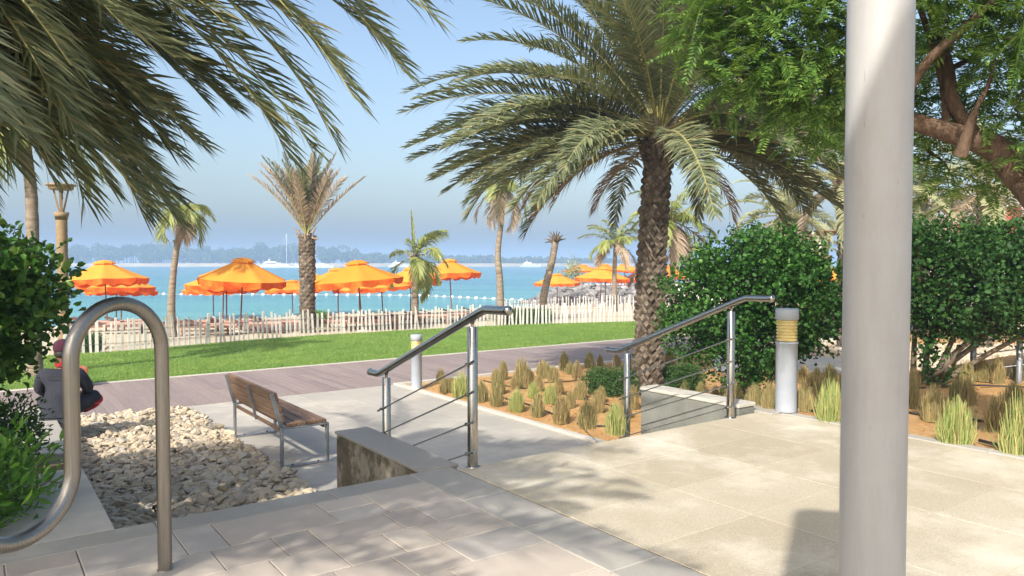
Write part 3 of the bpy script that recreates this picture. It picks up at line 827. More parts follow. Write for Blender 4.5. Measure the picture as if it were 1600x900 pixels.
for az, el, L, dr in ((-0.05, -0.15, 2.3, 0.54), (-0.49, -0.28, 1.95, 0.74), (0.16, -0.18, 2.2, 0.7), (-0.36, -0.25, 1.85, 0.77), (-0.44, -0.08, 1.77, 0.71), (-0.18, -0.27, 2.46, 0.51), (-0.44, -0.04, 2.16, 0.53), (0.44, -0.02, 1.8, 0.63), (-0.37, -0.31, 2.26, 0.55), (0.16, -0.43, 1.85, 0.74), (-0.12, -0.26, 2.24, 0.64), (-0.13, -0.44, 2.35, 0.79), (0.43, -0.15, 2.02, 0.61), (0.16, -0.15, 1.8, 0.57), (-0.15, -0.22, 2.43, 0.65), (-0.47, -0.08, 2.09, 0.66), (-0.29, -0.26, 2.05, 0.73), (-0.4, -0.2, 1.86, 0.71), (-0.46, -0.33, 2.01, 0.69), (-0.45, -0.24, 1.89, 0.58), (-0.05, -0.02, 2.13, 0.79), (-0.34, -0.03, 2.03, 0.56), (0.21, -0.04, 1.71, 0.58), (0.23, -0.3, 1.92, 0.5), (0.03, 0.3, 4.1, 1.25), (0.1, 0.22, 3.95, 1.2), (0.0, 0.15, 3.8, 1.2), (0.15, 0.12, 3.7, 1.25), (0.08, 0.02, 3.5, 1.15), (0.2, 0.3, 3.9, 1.3), (-0.05, 0.35, 4.0, 1.35), (0.25, 0.05, 3.5, 1.1), (0.12, 0.45, 4.1, 1.4), (0.39, -0.14, 2.5, 0.95), (-0.29, -0.07, 3.03, 0.63), (0.53, -0.01, 2.43, 0.75), (0.76, -0.1, 2.91, 0.66), (0.06, -0.29, 2.75, 0.97), (0.59, 0.08, 2.67, 0.9), (-0.15, -0.19, 2.87, 0.89), (0.33, -0.3, 2.59, 0.68), (0.12, 0.1, 2.54, 0.95), (1.02, -0.32, 2.67, 0.8), (-0.26, -0.12, 3.03, 0.64), (0.6, -0.28, 2.81, 0.96), (0.0, -0.35, 2.46, 0.82), (-0.27, -0.3, 2.75, 0.97), (0.33, -0.13, 2.85, 0.64), (0.57, -0.26, 2.83, 0.98), (-0.22, -0.04, 2.82, 0.66), (0.1, 0.2, 3.1, 0.65), (0.76, 0.17, 2.57, 0.84), (-0.24, -0.15, 2.87, 0.84), (0.86, -0.3, 2.64, 0.95), (0.58, -0.1, 2.68, 0.99), (0.56, -0.34, 2.96, 0.73), (0.35, -0.23, 2.71, 0.73), (-0.17, -0.0, 2.47, 0.91), (-0.26, 0.08, 2.97, 0.8), (0.05, 0.42, 4.0, 1.0), (0.12, 0.3, 3.9, 0.95), (-0.03, 0.2, 3.7, 0.95), (0.08, 0.1, 3.5, 0.95), (0.2, 0.16, 3.5, 0.85), (-0.07, -0.35, 2.68, 0.51), (-0.34, -0.13, 3.04, 0.77), (0.77, -0.26, 2.62, 0.56), (-0.17, -0.34, 2.55, 0.82), (0.88, 0.16, 2.78, 0.53), (0.05, 0.03, 2.91, 0.79), (0.96, -0.36, 2.66, 0.72), (0.36, -0.29, 2.73, 0.49), (1.05, 0.2, 2.63, 0.57), (1.0, -0.01, 2.83, 0.79), (0.36, -0.12, 2.82, 0.62), (-0.19, -0.2, 2.97, 0.47), (-0.38, 0.03, 2.6, 0.66), (0.3, -0.17, 3.1, 0.53), (0.21, -0.27, 2.84, 0.56), (0.12, 0.12, 2.62, 0.67), (1.0, -0.35, 2.34, 0.54), (0.77, 0.02, 2.44, 0.58), (-0.17, -0.09, 2.43, 0.73), (0.98, 0.27, 2.74, 0.83), (-0.42, -0.21, 3.08, 0.76), (0.21, 0.26, 2.83, 0.78), (0.02, -0.28, 2.71, 0.5), (0.16, 0.27, 2.63, 0.45), (-0.38, -0.3, 2.95, 0.6), (0.01, -0.35, 3.09, 0.62), (-0.12, -0.38, 2.44, 0.52), (0.63, -0.31, 2.32, 0.65), (-0.05, 0.3, 2.49, 0.66), (0.79, -0.13, 2.89, 0.64), (-0.06, -0.12, 2.43, 0.62), (-0.05, 0.22, 2.98, 0.65), (-0.4, -0.24, 2.57, 0.53), (-0.08, 0.21, 2.5, 0.47), (1.03, -0.01, 2.89, 0.61), (0.99, 0.05, 2.77, 0.75), (0.34, -0.35, 2.55, 0.8), (0.99, 0.25, 2.5, 0.71), (0.83, 0.04, 2.79, 0.66), (0.6, 0.07, 2.46, 0.82), (1.08, -0.37, 2.88, 0.83), (0.62, -0.39, 2.84, 0.5), (1.1, 0.06, 2.34, 0.52), (0.57, -0.01, 2.75, 0.82), (-0.1, -0.42, 3.05, 0.46), (0.95, -0.34, 2.79, 0.76)):
    if az > 0.4: L = min(L, 1.75 / sin(az))
    sp.append(dict(az=az, el=el, L=L, droop=dr, sc=rng.normal(0, 0.1), twist=rng.normal(0, 0.25)))
palm_fronds(lp, C, sp, rng, M['frond'], n=118, ll=0.44, lw=0.018, hang=0.2, vee=0.3)

# a date palm behind the photographer, whose fronds shade the pavers
rng = np.random.default_rng(5)
bp = thing('date_palm', 'date palm standing behind the viewer on the paver terrace, shading the pavers', 'palm', (-5.5, -1.5, 0), 0, 'date palms')
mb = MB(); date_trunk(mb, bez([(0, 0, -0.1), (0.1, 0.1, 1.6), (0.3, 0.3, 3.7)], 10), 0.26, 0.23, rng, 9, 0.12, 0.05)
mb.build('trunk', M['datetrunk'], bp)
sp = date_specs(17, 3.4, rng, 0.1, 1.3, 1.1)
for az, el, L, dr in ((0.55, 0.45, 4.2, 0.9), (0.9, 0.4, 4.0, 0.9), (0.2, 0.35, 3.9, 0.8), (0.72, 0.3, 3.8, .8), (0.38, .5, 4.3, 1.0), (1.15, .35, 3.6, .8), (.65, .55, 4.4, 1.0), (.8, .6, 4.2, 1.1), (.48, .3, 4.1, .8), (.98, .5, 4.0, 1.0), (.3, .45, 4.2, .9), (.6, .2, 3.6, .6), (.42, .62, 4.5, 1.1), (0.35, 0.63, 3.44, 0.98), (0.19, 0.27, 4.4, 0.78), (0.81, 0.38, 3.8, 0.9), (0.31, 0.57, 3.4, 0.79), (0.12, 0.28, 3.75, 1.06), (0.52, 0.21, 3.58, 1.1), (0.17, 0.46, 3.71, 0.96), (0.47, 0.5, 3.85, 0.96), (1.09, 0.44, 3.46, 0.73), (1.14, 0.39, 3.51, 1.08), (0.74, 0.51, 4.27, 0.81), (0.49, 0.59, 3.45, 1.01)):
    sp.append(dict(az=az, el=el, L=L, droop=dr))
palm_fronds(bp, (0.3, 0.3, 3.7), sp, rng, M['frond'], n=52, ll=0.5, lw=0.046, hang=0.2, vee=0.25)

# smaller palms: trunk and crown
def coco_trunk(mb, P, r0, r1):
    P = bez(P, 14); t = np.linspace(0, 1, len(P))
    r = r1 + (r0 - r1) * (1 - t) ** 1.6 + 0.25 * r0 * np.exp(-t * 18)
    r = r * (1 + 0.035 * np.sin(np.arange(len(P)) * 2.1))
    tube(mb, P, r, 12)
def palm(px, base_d, pts, label, crown, seed, r=(0.17, 0.11), kind='coco', zb=None, n=17, L=1.7, droop=1.5, el=(-0.5, 1.35), wind=0.0, mat=None, group='coconut palms on the beach', ll=0.5, lw=0.05, nl=40, dry=0, spear=0, hang=0.6, vee=0.15, lean_az=0.0):
    """pts: pixels up the trunk, all at the distance base_d; the crown sits on the last"""
    rng = np.random.default_rng(seed)
    P = np.array([at(x, y, base_d) for x, y in pts]); r = (r[0] * .8, r[1] * .8) if kind == 'coco' else r
    if zb is not None: P[0, 2] = zb
    root = thing('date_palm' if kind == 'date' else 'coconut_palm', label, 'palm', P[0], 0, group)
    Q = P - P[0]
    mb = MB()
    if kind == 'date': date_trunk(mb, bez(Q, 8), r[0], r[1], rng, 8, 0.13, 0.06)
    else: coco_trunk(mb, Q, r[0], r[1])
    mb.build('trunk', M['datetrunk'] if kind == 'date' else M['cocotrunk'], root)
    C = Q[-1]
    mb = MB()
    for i in range(n):
        f = i / max(n - 1, 1)
        az = i * 2.39996 + rng.normal(0, 0.2)
        e = el[0] + (el[1] - el[0]) * f + rng.normal(0, 0.1)
        dr = droop * rng.uniform(0.75, 1.25)
        isdry = i < dry
        dvec = np.array((cos(az) * cos(e) + wind, sin(az) * cos(e), sin(e)))
        az2 = math.atan2(dvec[1], dvec[0])
        frond_mesh(mb, np.zeros(3), az2, e, L * rng.uniform(0.8, 1.12), dr, rng, nl, ll, lw, rng.normal(0, 0.4), hang, vee, 0.022, 0.14, rng.normal(0, 0.2), 2 if isdry else 0, 1)
    for i in range(spear):
        frond_mesh(mb, np.zeros(3), rng.uniform(0, 6.28), 1.5, L * 1.1, 0.12, rng, nl, ll * 0.45, lw, 0, 0.0, 0.1, 0.02, 0.1, 0, 0, 1, fwd=(1.1, 1.35))
    # old leaf sheaths round the crown base
    for i in range(14):
        a = i * 2.4; o = np.array((cos(a), sin(a), 0))
        p = o * r[1] * 0.8 + np.array((0, 0, -0.18 + 0.02 * i)); q = p + o * rng.uniform(0.1, 0.22) + np.array((0, 0, rng.uniform(-0.05, 0.25)))
        tube(mb, [p, q], [0.05, 0.02], 5, 2, False)
    mb.build('crown', [mat or (M['frond'] if kind == 'date' else M['coco']), M['rachis'], M['drydate']], root, loc=C)
    return root
Z_B = -1.0
palm(480, 26, [(480, 505), (480, 440), (479, 368)], 'upright date palm with dry pinkish fronds and criss-cross trunk behind the picket fence', None, 41, (0.25, 0.27), 'date', Z_B, 44, 2.75, 0.35, (1.0, 1.52), 0, M['frond'], 'date palms', 0.4, 0.035, 60, 22, 0, 0.15, 0.3)
palm(272, 25, [(268, 508), (268, 470), (273, 410), (286, 326)], 'coconut palm with peeling trunk between the two left groups of parasols', None, 42, (0.19, 0.11), zb=Z_B, n=13, L=1.25, droop=1.7, el=(-0.9, 0.9), wind=0.25, dry=3, lw=0.036)
palm(646, 30, [(648, 500), (649, 440), (647, 402)], 'small windblown coconut palm with one upright spear leaf behind the parasols', None, 43, (0.2, 0.14), zb=Z_B, n=15, L=1.7, droop=1.5, el=(-1.0, 1.3), wind=0.5, spear=1, lw=0.055)
palm(785, 28, [(783, 500), (781, 440), (778, 395), (784, 340), (787, 290)], 'tall coconut palm with curved trunk left of the rock breakwater', None, 44, (0.19, 0.11), zb=Z_B, n=18, L=1.6, droop=1.5, el=(-0.9, 1.35), wind=-0.15, dry=5, lw=0.036)
palm(960, 38, [(960, 497), (960, 430), (962, 380)], 'coconut palm with yellow drooping fronds in front of the rock breakwater', None, 45, (0.19, 0.13), zb=-1.1, n=17, L=1.95, droop=1.35, el=(-0.35, 1.4), dry=3, lw=0.06)
palm(1050, 25, [(1050, 500), (1051, 430), (1049, 345)], 'coconut palm with ragged crown just right of the big date palm trunk', None, 46, (0.15, 0.11), zb=-1.0, n=19, L=1.75, droop=1.4, el=(-0.9, 1.4), dry=6)
palm(1076, 36, [(1074, 490), (1075, 430), (1076, 388)], 'short yellowish coconut palm seen over the left end of the round bush', None, 47, (0.16, 0.12), zb=-1.0, n=9, L=1.3, droop=1.1, el=(-0.3, 1.4), dry=2)
palm(44, 15, [(52, 470), (50, 330), (44, 260), (36, 190)], 'coconut palm rising behind the dark left bush beside the torch lamp', None, 48, (0.16, 0.12), zb=-0.9, n=16, L=1.9, droop=1.2, el=(-0.4, 1.3), dry=0, mat=M['coco'], group='coconut palms on the lawn', ll=0.6, nl=50)
palm(1225, 27, [(1228, 470), (1228, 400), (1226, 338)], 'pale sunlit date palm rising behind the round green bush', None, 49, (0.2, 0.2), 'date', -0.9, 30, 2.3, 1.3, (-0.6, 1.4), 0, M['palefrond'], 'pale palms behind the bushes', 0.45, 0.034, 60, 5, 0, 0.25, 0.3)
palm(1318, 20, [(1322, 470), (1322, 380), (1318, 285)], 'pale date palm with brown fruit stalks mostly hidden behind the white pole', None, 50, (0.2, 0.2), 'date', -0.8, 32, 2.6, 1.35, (-0.7, 1.4), 0, M['palefrond'], 'pale palms behind the bushes', 0.45, 0.034, 60, 6, 0, 0.25, 0.3)
palm(1262, 33, [(1262, 470), (1262, 430), (1261, 385)], 'low yellow-green coconut palm between the round bush and the white pole', None, 51, (0.16, 0.12), zb=-0.9, n=16, L=2.0, droop=1.3, el=(-0.5, 1.35), mat=M['palefrond'], group='pale palms behind the bushes')
palm(1540, 20, [(1540, 470), (1540, 400), (1542, 300)], 'pale date palm behind the dark right bush under the brown branch', None, 52, (0.2, 0.2), 'date', -0.8, 34, 2.7, 1.3, (-0.6, 1.4), 0, M['palefrond'], 'pale palms behind the bushes', 0.45, 0.034, 60, 5, 0, 0.25, 0.3)
palm(1440, 25, [(1440, 470), (1440, 400), (1438, 318)], 'grey-green date palm just right of the white pole, behind the bush', None, 53, (0.2, 0.2), 'date', -0.8, 30, 2.5, 1.35, (-0.7, 1.4), 0, M['frond'], 'pale palms behind the bushes', 0.45, 0.034, 55, 3, 0, 0.25, 0.3)
# the palm that lost its crown
p = np.array([at(x, y, 32) for x, y in ((846, 500), (850, 460), (862, 410), (868, 378))]); p[0, 2] = -1.05
root = thing('dead_palm', 'leaning dead palm trunk without a crown, in front of the breakwater', 'palm', p[0])
mb = MB(); coco_trunk(mb, p - p[0], 0.19, 0.14); mb.build('trunk', M['cocotrunk'], root)
mb = MB(); rg = np.random.default_rng(9)
for i in range(16):
    a = i * 2.4; e = rg.uniform(0.1, 1.2); d = np.array((cos(a) * cos(e), sin(a) * cos(e), sin(e)))
    q = p[-1] - p[0]; tube(mb, [q - (0, 0, 0.1), q + d * 0.2, q + d * rg.uniform(0.35, 0.65) + (0, 0, -0.1)], [0.07, 0.05, 0.012], 6)
mb.build('stump_top', M['datetrunk'], root)

# ------------------------------------------------------------------ shrubs
def shrub(name, label, base, lumps, nleaf, ll, lw, mat, seed, stems, cat='bush', group=None, out=0.6, shell=0.45, stemr=0.03, fold=0.2, upb=0.3, shoots=None, gapt=0.75):
    """lumps: (x, y, z, rx, ry, rz) relative to the base"""
    rng = np.random.default_rng(seed)
    root = thing(name, label, cat, base, 0, group)
    lumps = np.array(lumps, float)
    vol = (lumps[:, 3] * lumps[:, 4] + lumps[:, 4] * lumps[:, 5] + lumps[:, 3] * lumps[:, 5])
    # twig clusters on and inside the lumps, each with a tuft of leaves
    ntw = nleaf // 9
    pick = rng.choice(len(lumps), ntw, p=vol / vol.sum())
    d = unit(rng.normal(size=(ntw, 3)))
    rad = (shell + (1 - shell) * rng.random(ntw) ** 0.6) * rng.normal(1, 0.07, ntw)
    c = lumps[pick, :3] + d * rad[:, None] * lumps[pick, 3:]
    ph = rng.uniform(0, 6.28, 6)
    gap = np.sin(c[:, 0] * 7 + ph[0]) * np.sin(c[:, 2] * 8 + ph[1]) + np.sin(c[:, 1] * 6 + ph[2]) * np.sin(c[:, 0] * 3.4 + c[:, 2] * 4.1 + ph[3]) * 0.8
    keep = (c[:, 2] > 0.03) & (gap + rng.normal(0, 0.25, ntw) < gapt)
    c, d = c[keep], d[keep]
    ntw = len(c)
    k9 = 9
    C = np.repeat(c, k9, 0) + rng.normal(0, ll * 0.85, (ntw * k9, 3))
    O = np.repeat(d, k9, 0)
    D = unit(O * out + rng.normal(0, 0.6, C.shape) + np.array((0, 0, upb)))
    N = unit(O * 0.6 + np.array((0, 0, 0.7)) + rng.normal(0, 0.55, C.shape))
    s = rng.uniform(0.45, 1.3, len(C))
    mb = MB(); leaves(mb, C, D, N, ll * s, lw * s, fold)
    nsh = shoots if shoots is not None else ntw // 18         # young shoots that break the outline
    if nsh:
        pick = rng.choice(len(lumps), nsh, p=vol / vol.sum()); d2 = unit(rng.normal(size=(nsh, 3)) + (0, 0, 0.35))
        p0 = lumps[pick, :3] + d2 * lumps[pick, 3:] * 0.95
        dir_ = unit(d2 + rng.normal(0, 0.35, (nsh, 3)) + (0, 0, 0.5)); Ls = rng.uniform(1.5, 4.5, nsh) * ll
        ok = p0[:, 2] > 0.1; p0, dir_, Ls = p0[ok], dir_[ok], Ls[ok]
        for q in range(8):
            t = (q + 1) / 8
            C2 = p0 + dir_ * (Ls * t)[:, None]; D2 = unit(dir_ * 0.6 + rng.normal(0, 0.7, C2.shape)); N2 = unit(rng.normal(0, .6, C2.shape) + (0, 0, 0.7))
            s2 = rng.uniform(0.5, 0.95, len(C2)); leaves(mb, C2, D2, N2, ll * s2, lw * s2, fold)
        for q in range(len(p0)):
            tube(mb, [p0[q] - dir_[q] * 0.05, p0[q] + dir_[q] * Ls[q]], 0.0025, 3, 0, False)
    mb.build('foliage', mat, root)
    mb = MB()
    for i in range(stems):
        a = 2 * pi * i / stems + rng.normal(0, 0.3); lp_ = lumps[rng.integers(len(lumps))]
        p0 = np.array((cos(a) * 0.12, sin(a) * 0.12, -0.1)); p2 = lp_[:3] + rng.normal(0, 0.15, 3)
        tube(mb, bez([p0, p0 * 0.6 + p2 * 0.4 + rng.normal(0, 0.05, 3), p2], 6), np.linspace(stemr, stemr * 0.4, 13), 7)
        for q in range(4):
            p3 = p2 + unit(rng.normal(size=3)) * lp_[3:] * 0.7
            tube(mb, [p2 * 0.6 + p0 * 0.4, (p2 + p3) / 2, p3], [stemr * 0.5, stemr * 0.4, stemr * 0.15], 5)
    mb.build('stem', M['stem'], root)
    return root
# round bush in front of the big palm
b0 = np.array((3.25, 10.0, -0.45))
shrub('round_bush', 'big round green bush behind the right handrail', b0,
      [(0.0, 0, 1.45, 1.0, .9, .85), (-.55, 0, 1.35, .72, .7, .68), (.55, .1, 1.4, .72, .7, .72), (-.2, -.2, 1.85, .7, .6, .5), (.35, 0, 1.9, .62, .6, .45), (-.75, .1, 1.0, .5, .5, .45), (.85, .1, 1.15, .45, .5, .5), (0, -.1, .85, .75, .6, .5), (-.15, 0, .45, .4, .4, .35)],
      30000, 0.056, 0.05, M['ficus'], 61, 6)
rb = np.array((5.0, 9.1, -0.02))
shrub('tall_bush', 'tall dark shaded bush right of the white pole', rb,
      [(0.45, 0, 1.25, .9, .9, .7), (-.2, 0, 1.35, .7, .7, .62), (1.2, .1, 1.2, .9, .8, .68), (2.0, .2, 1.2, .9, .8, .66), (.2, 0, 1.62, .6, .6, .38), (1.2, 0, 1.6, .7, .6, .38), (1.9, 0, 1.55, .6, .6, .36), (-.35, .1, .8, .5, .5, .35), (.7, 0, .85, .6, .6, .35), (.05, -.25, .3, .16, .16, .32)],
      34000, 0.055, 0.046, M['ficus_shaded'], 62, 7, stemr=0.045)
# hibiscus on the left
hb = np.array((-4.65, 5.6, -0.15))
shrub('hibiscus_bush', 'large dark glossy hibiscus bush with red blooms at the left edge', hb,
      [(.35, 0, 1.45, .72, .7, .5), (0.36, 0, 1.15, .72, .7, .42), (.0, .1, 1.62, .6, .6, .38), (.3, -.1, .85, .58, .6, .36), (-.05, 0, .45, .6, .6, .4), (-.5, 0, 1.2, .7, .7, .6), (-.6, .1, .7, .7, .7, .5), (.93, 0, 1.36, .36, .4, .32), (.5, 0, 1.0, .36, .4, .26)],
      26000, 0.07, 0.056, M['hibiscus'], 63, 6)
mb = MB()
hroot = bpy.data.objects['hibiscus_bush']
for x, y, z in ((.9, -.6, .42), (.62, -.66, .38), (.25, -.7, 1.5)):
    mb = MB(); rg = np.random.default_rng(int(x * 100))
    for i in range(5):
        a = i * 1.2566; d = np.array((cos(a), -0.5, sin(a)))
        leaves(mb, np.array([(x, y, z)]), d[None], np.array([(0, -1.0, 0.2)]), [0.045], [0.04])
    mb.build('bloom', M['flower'], hroot)
shrub('lance_leaf_bush', 'bright green bush with long pointed leaves beside the pale planter wall', (-3.15, 3.95, -0.1),
      [(0, 0, .22, .42, .42, .3), (-.35, 0, .25, .5, .45, .32), (-.1, .4, .22, .45, .45, .3), (-.5, .5, .25, .5, .5, .32), (-.8, .1, .25, .5, .5, .35), (.12, -.2, .15, .3, .3, .22)],
      9000, 0.085, 0.026, M['lance'], 64, 6, group=None, stemr=0.012, out=0.9, upb=0.6, fold=0.12)
shrub('clipped_hedge', 'low dark fine-leaved hedge under the hibiscus, in front of the seated person', (-4.75, 6.1, -0.3),
      [(.25, 0, .3, .55, .6, .34), (-.3, 0, .32, .6, .6, .36), (.1, -.55, .26, .55, .5, .34), (-.4, -.5, .28, .5, .5, .32)],
      30000, 0.045, 0.02, M['fine'], 65, 6, stemr=0.012, gapt=9, shoots=60)
# low hedges in the planting bed
def low_hedge(px, py, w, h, label, seed, mat='fine', dep=0.5, zz=None):
    p = on_bed(px, py) if zz is None else on(px, py, zz)
    lumps = [(x, rg2.uniform(-.1, .1), h * 0.5, w / 4.2, dep / 2, h * 0.58) for rg2 in [np.random.default_rng(seed)] for x in np.linspace(-w / 2 + w / 6, w / 2 - w / 6, 5)]
    return shrub('low_hedge', label, p, lumps, int(15000 * w), 0.036, 0.018, M[mat], seed, 4, 'hedge', 'low clipped hedges', stemr=0.01, gapt=9, shoots=40)
low_hedge(958, 617, 0.85, 0.42, 'low dark green hedge left of the lower right handrail post', 66)
low_hedge(1052, 612, 1.0, 0.44, 'low dark green hedge at the foot of the round bush, behind the concrete wall', 67)
low_hedge(1288, 533, 1.3, 0.55, 'grey-green clipped hedge in front of the terracotta pot', 68, zz=LOW)
low_hedge(818, 508, 2.2, 0.6, 'dark green shrubs behind the white pickets below the breakwater', 69, zz=-0.95)
low_hedge(142, 551, 0.5, 0.45, 'small dark shrub behind the pickets at the left end of the fence', 70, zz=-0.9)
low_hedge(492, 508, 1.0, 0.5, 'yellow-green shrub at the foot of the upright date palm', 71, 'lance', zz=-0.95)

# ------------------------------------------------------------------ the feathery tree at the right
rng = np.random.default_rng(77)
tb = np.array((4.75, 4.3, 0.0))
ft = thing('feathery_tree', 'feathery green tree with brown branches overhanging the top right corner', 'tree', tb)
def W2(px, py, d): return at(px, py, d) - tb
mb = MB()
main = [(0, 0, -0.1), (-0.25, 0.1, 0.8), W2(1680, 350, 4.5), W2(1600, 278, 4.7), W2(1555, 232, 4.8), W2(1500, 212, 4.85), W2(1420, 187, 4.9), W2(1340, 150, 5.0), W2(1260, 90, 5.1), W2(1190, 40, 5.2)]
r_ = np.interp(np.linspace(0, 1, 9 * 10 + 1), [0, .2, .35, .5, .7, 1], [.16, .13, .1, .075, .05, .012])
tube(mb, bez(main, 10), r_, 12)
mb.build('trunk', M['bark'], ft)
limbs = [([W2(1530, 222, 4.85), W2(1490, 160, 4.9), W2(1480, 100, 5.0), W2(1452, 0, 5.2), W2(1430, -120, 5.3)], 0.05),
         ([W2(1478, 205, 4.9), W2(1475, 140, 5.0), W2(1440, 20, 5.1), W2(1400, -80, 5.2)], 0.03),
         ([W2(1405, 165, 4.7), W2(1450, 95, 4.6), W2(1524, 27, 4.4), W2(1580, -30, 4.3)], 0.035),
         ([W2(1500, 243, 4.7), W2(1512, 208, 4.65), W2(1524, 172, 4.6)], 0.045),
         ([W2(1524, 172, 4.6), W2(1545, 130, 4.55), W2(1555, 90, 4.5)], 0.016),
         ([W2(1480, 110, 5.0), W2(1520, 90, 5.1), W2(1600, 50, 5.2)], 0.022),
         ([W2(1640, 300, 4.6), W2(1650, 180, 4.3), W2(1700, 40, 4.0), W2(1720, -150, 3.8)], 0.07),
         ([W2(1260, 90, 5.1), W2(1180, 110, 5.2), W2(1110, 110, 5.3)], 0.016),
         ([W2(1300, 120, 5.0), W2(1260, 20, 5.2), W2(1200, -60, 5.4)], 0.02)]
for P, r in limbs:
    mb = MB(); c_ = bez(P, 8); tube(mb, c_, np.linspace(r, r * 0.45, len(c_)), 9); mb.build('branch', M['bark'], ft)
# sprays of pinnate leaves hung through the crown
cl = []
def clus(px, py, d, r, n): cl.append((W2(px, py, d), r, n))
for px, py, d, r, n in ((1120, 60, 5.3, .36, 34), (1170, 30, 5.2, .4, 38), (1150, 110, 5.2, .3, 26), (1230, 60, 5.0, .45, 50), (1220, 130, 5.1, .33, 36), (1290, 30, 4.9, .45, 50), (1300, 120, 5.0, .4, 46), (1270, 190, 5.3, .26, 20), (1215, 180, 5.5, .22, 14),
                        (1180, -50, 5.0, .5, 50), (1300, -80, 4.8, .6, 70), (1440, -40, 4.8, .5, 55), (1470, 60, 5.3, .4, 34), (1440, 130, 5.4, .34, 30), (1560, 20, 4.7, .42, 44), (1590, 90, 5.0, .4, 36), (1590, 180, 5.2, .34, 26), (1500, 160, 5.4, .3, 22), (1450, 235, 5.2, .22, 16), (1480, 275, 5.3, .22, 14), (1530, -60, 4.5, .5, 50),
                        (1600, 230, 5.4, .3, 20), (1660, 60, 4.4, .6, 55), (1680, 180, 4.5, .5, 40), (1740, -40, 4.0, .7, 60), (1800, 100, 4.2, .6, 45), (1450, -160, 4.4, .7, 60), (1600, -180, 4.0, .7, 60), (1250, -170, 5.2, .6, 45), (1540, 260, 5.6, .25, 14), (1100, 20, 5.4, .3, 20), (1340, 190, 5.5, .3, 20)):
    clus(px, py, d, r, n)
mb = MB()
for c, r, n in cl:
    for i in range(int(n * 2.4)):
        p = c + unit(rng.normal(size=3)) * r * rng.random() ** 0.45
        dirv = unit(rng.normal(size=3) * (1, 1, 0.6) + np.array((0, 0, -0.15)))
        Lr = rng.uniform(0.16, 0.3); K = 11
        t = np.linspace(0.12, 1, K)[:, None]
        rib = p + dirv * Lr * t + np.array((0, 0, -0.09)) * Lr * 4 * t ** 2 * 0.5
        side = unit(np.cross(dirv, (0, 0, 1.0)) + rng.normal(0, 0.25, 3)); nn = np.cross(side, dirv)
        for s in (-1, 1):
            D = unit(side * s + dirv * 0.55 + rng.normal(0, 0.12, (K, 3)) - np.array((0, 0, 0.25)))
            ln = 0.062 * (1.1 - 0.45 * t[:, 0]) * rng.uniform(0.8, 1.15, K); w_ = np.cross(D, nn) ; w_ = unit(w_) * 0.0078
            m_ = rib + D * (ln * 0.45)[:, None]
            v = np.stack([rib, m_ + w_, rib + D * ln[:, None], m_ - w_], 1).reshape(-1, 3)
            mb.add(v, np.arange(4 * K).reshape(-1, 4), 0, True)
        tube(mb, [p, rib[K // 2], rib[-1]], [0.003, 0.0025, 0.001], 3, 0, False)
mb.build('crown', M['neem'], ft)
for c, r, n in cl[::2]:
    mb = MB()
    for i in range(3):
        q = c + unit(rng.normal(size=3)) * r * 0.8
        tube(mb, bez([c + (0.15, 0.1, -0.05), c, q], 4), np.linspace(0.009, 0.003, 9), 5, 0, False)
    mb.build('twig', M['bark'], ft)

# ------------------------------------------------------------------ clumps of trimmed grass in the two beds
def tuft_mesh(seed, mat, h, w, n=850, green=0.0):
    rng = np.random.default_rng(seed); mb = MB()
    u_ = rng.random(n) ** 0.5; a = rng.uniform(0, 2 * pi, n)
    P = np.column_stack([np.cos(a) * u_ * w * 0.36, np.sin(a) * u_ * w * 0.36, np.zeros(n) - 0.01])
    hh = h * (1.04 - 0.55 * u_ ** 2.2) * rng.uniform(0.45, 1.0, n) ** 0.7 * np.where(rng.random(n) < 0.03, rng.uniform(1.05, 1.2, n), 1)
    sp = np.where(rng.random(n) < 0.06, rng.uniform(0.4, 0.7, n), rng.uniform(0.28, 0.44, n))
    tip = np.column_stack([np.cos(a) * u_ * w * sp, np.sin(a) * u_ * w * sp, hh]) + rng.normal(0, 0.016, (n, 3)) * (1, 1, 0.5)
    mid = (P * 0.5 + tip * 0.5) + rng.normal(0, 0.008, (n, 3))
    b = a + rng.uniform(0, 3, n); s = np.column_stack([np.cos(b), np.sin(b), np.zeros(n)]) * rng.uniform(0.0018, 0.0036, (n, 1))
    v = np.stack([P - s, P + s, mid + s, mid - s, tip + s * 0.5, tip - s * 0.5], 1).reshape(-1, 3)
    k = np.arange(n)[:, None] * 6
    mb.add(v, np.concatenate([k + np.array([0, 1, 2, 3]), k + np.array([3, 2, 4, 5])]), 0, True)
    return mb.mesh('grass_clump', mat)
TM = [tuft_mesh(i, M['straw'], 0.4, 0.3) for i in range(4)] + [tuft_mesh(10 + i, M['straw_green'], 0.42, 0.36, 520) for i in range(3)]
def tuft(p, h, label, green, i, group):
    me = TM[4 + i % 3] if green else TM[i % 4]
    o = bpy.data.objects.new('grass_clump', me); COL.objects.link(o)
    s = h / 0.4
    o.location = tuple(p); o.scale = (s * rng.uniform(0.85, 1.2), s * rng.uniform(0.85, 1.2), s * rng.uniform(.95, 1.12)); o.rotation_euler = (0, 0, rng.uniform(0, 6.28))
    return tag(o, label, 'grass clump', group)
def zc(x, y, t): return (660 + x / 4.444, 540 + y / 4.444, 540 + t / 4.444)
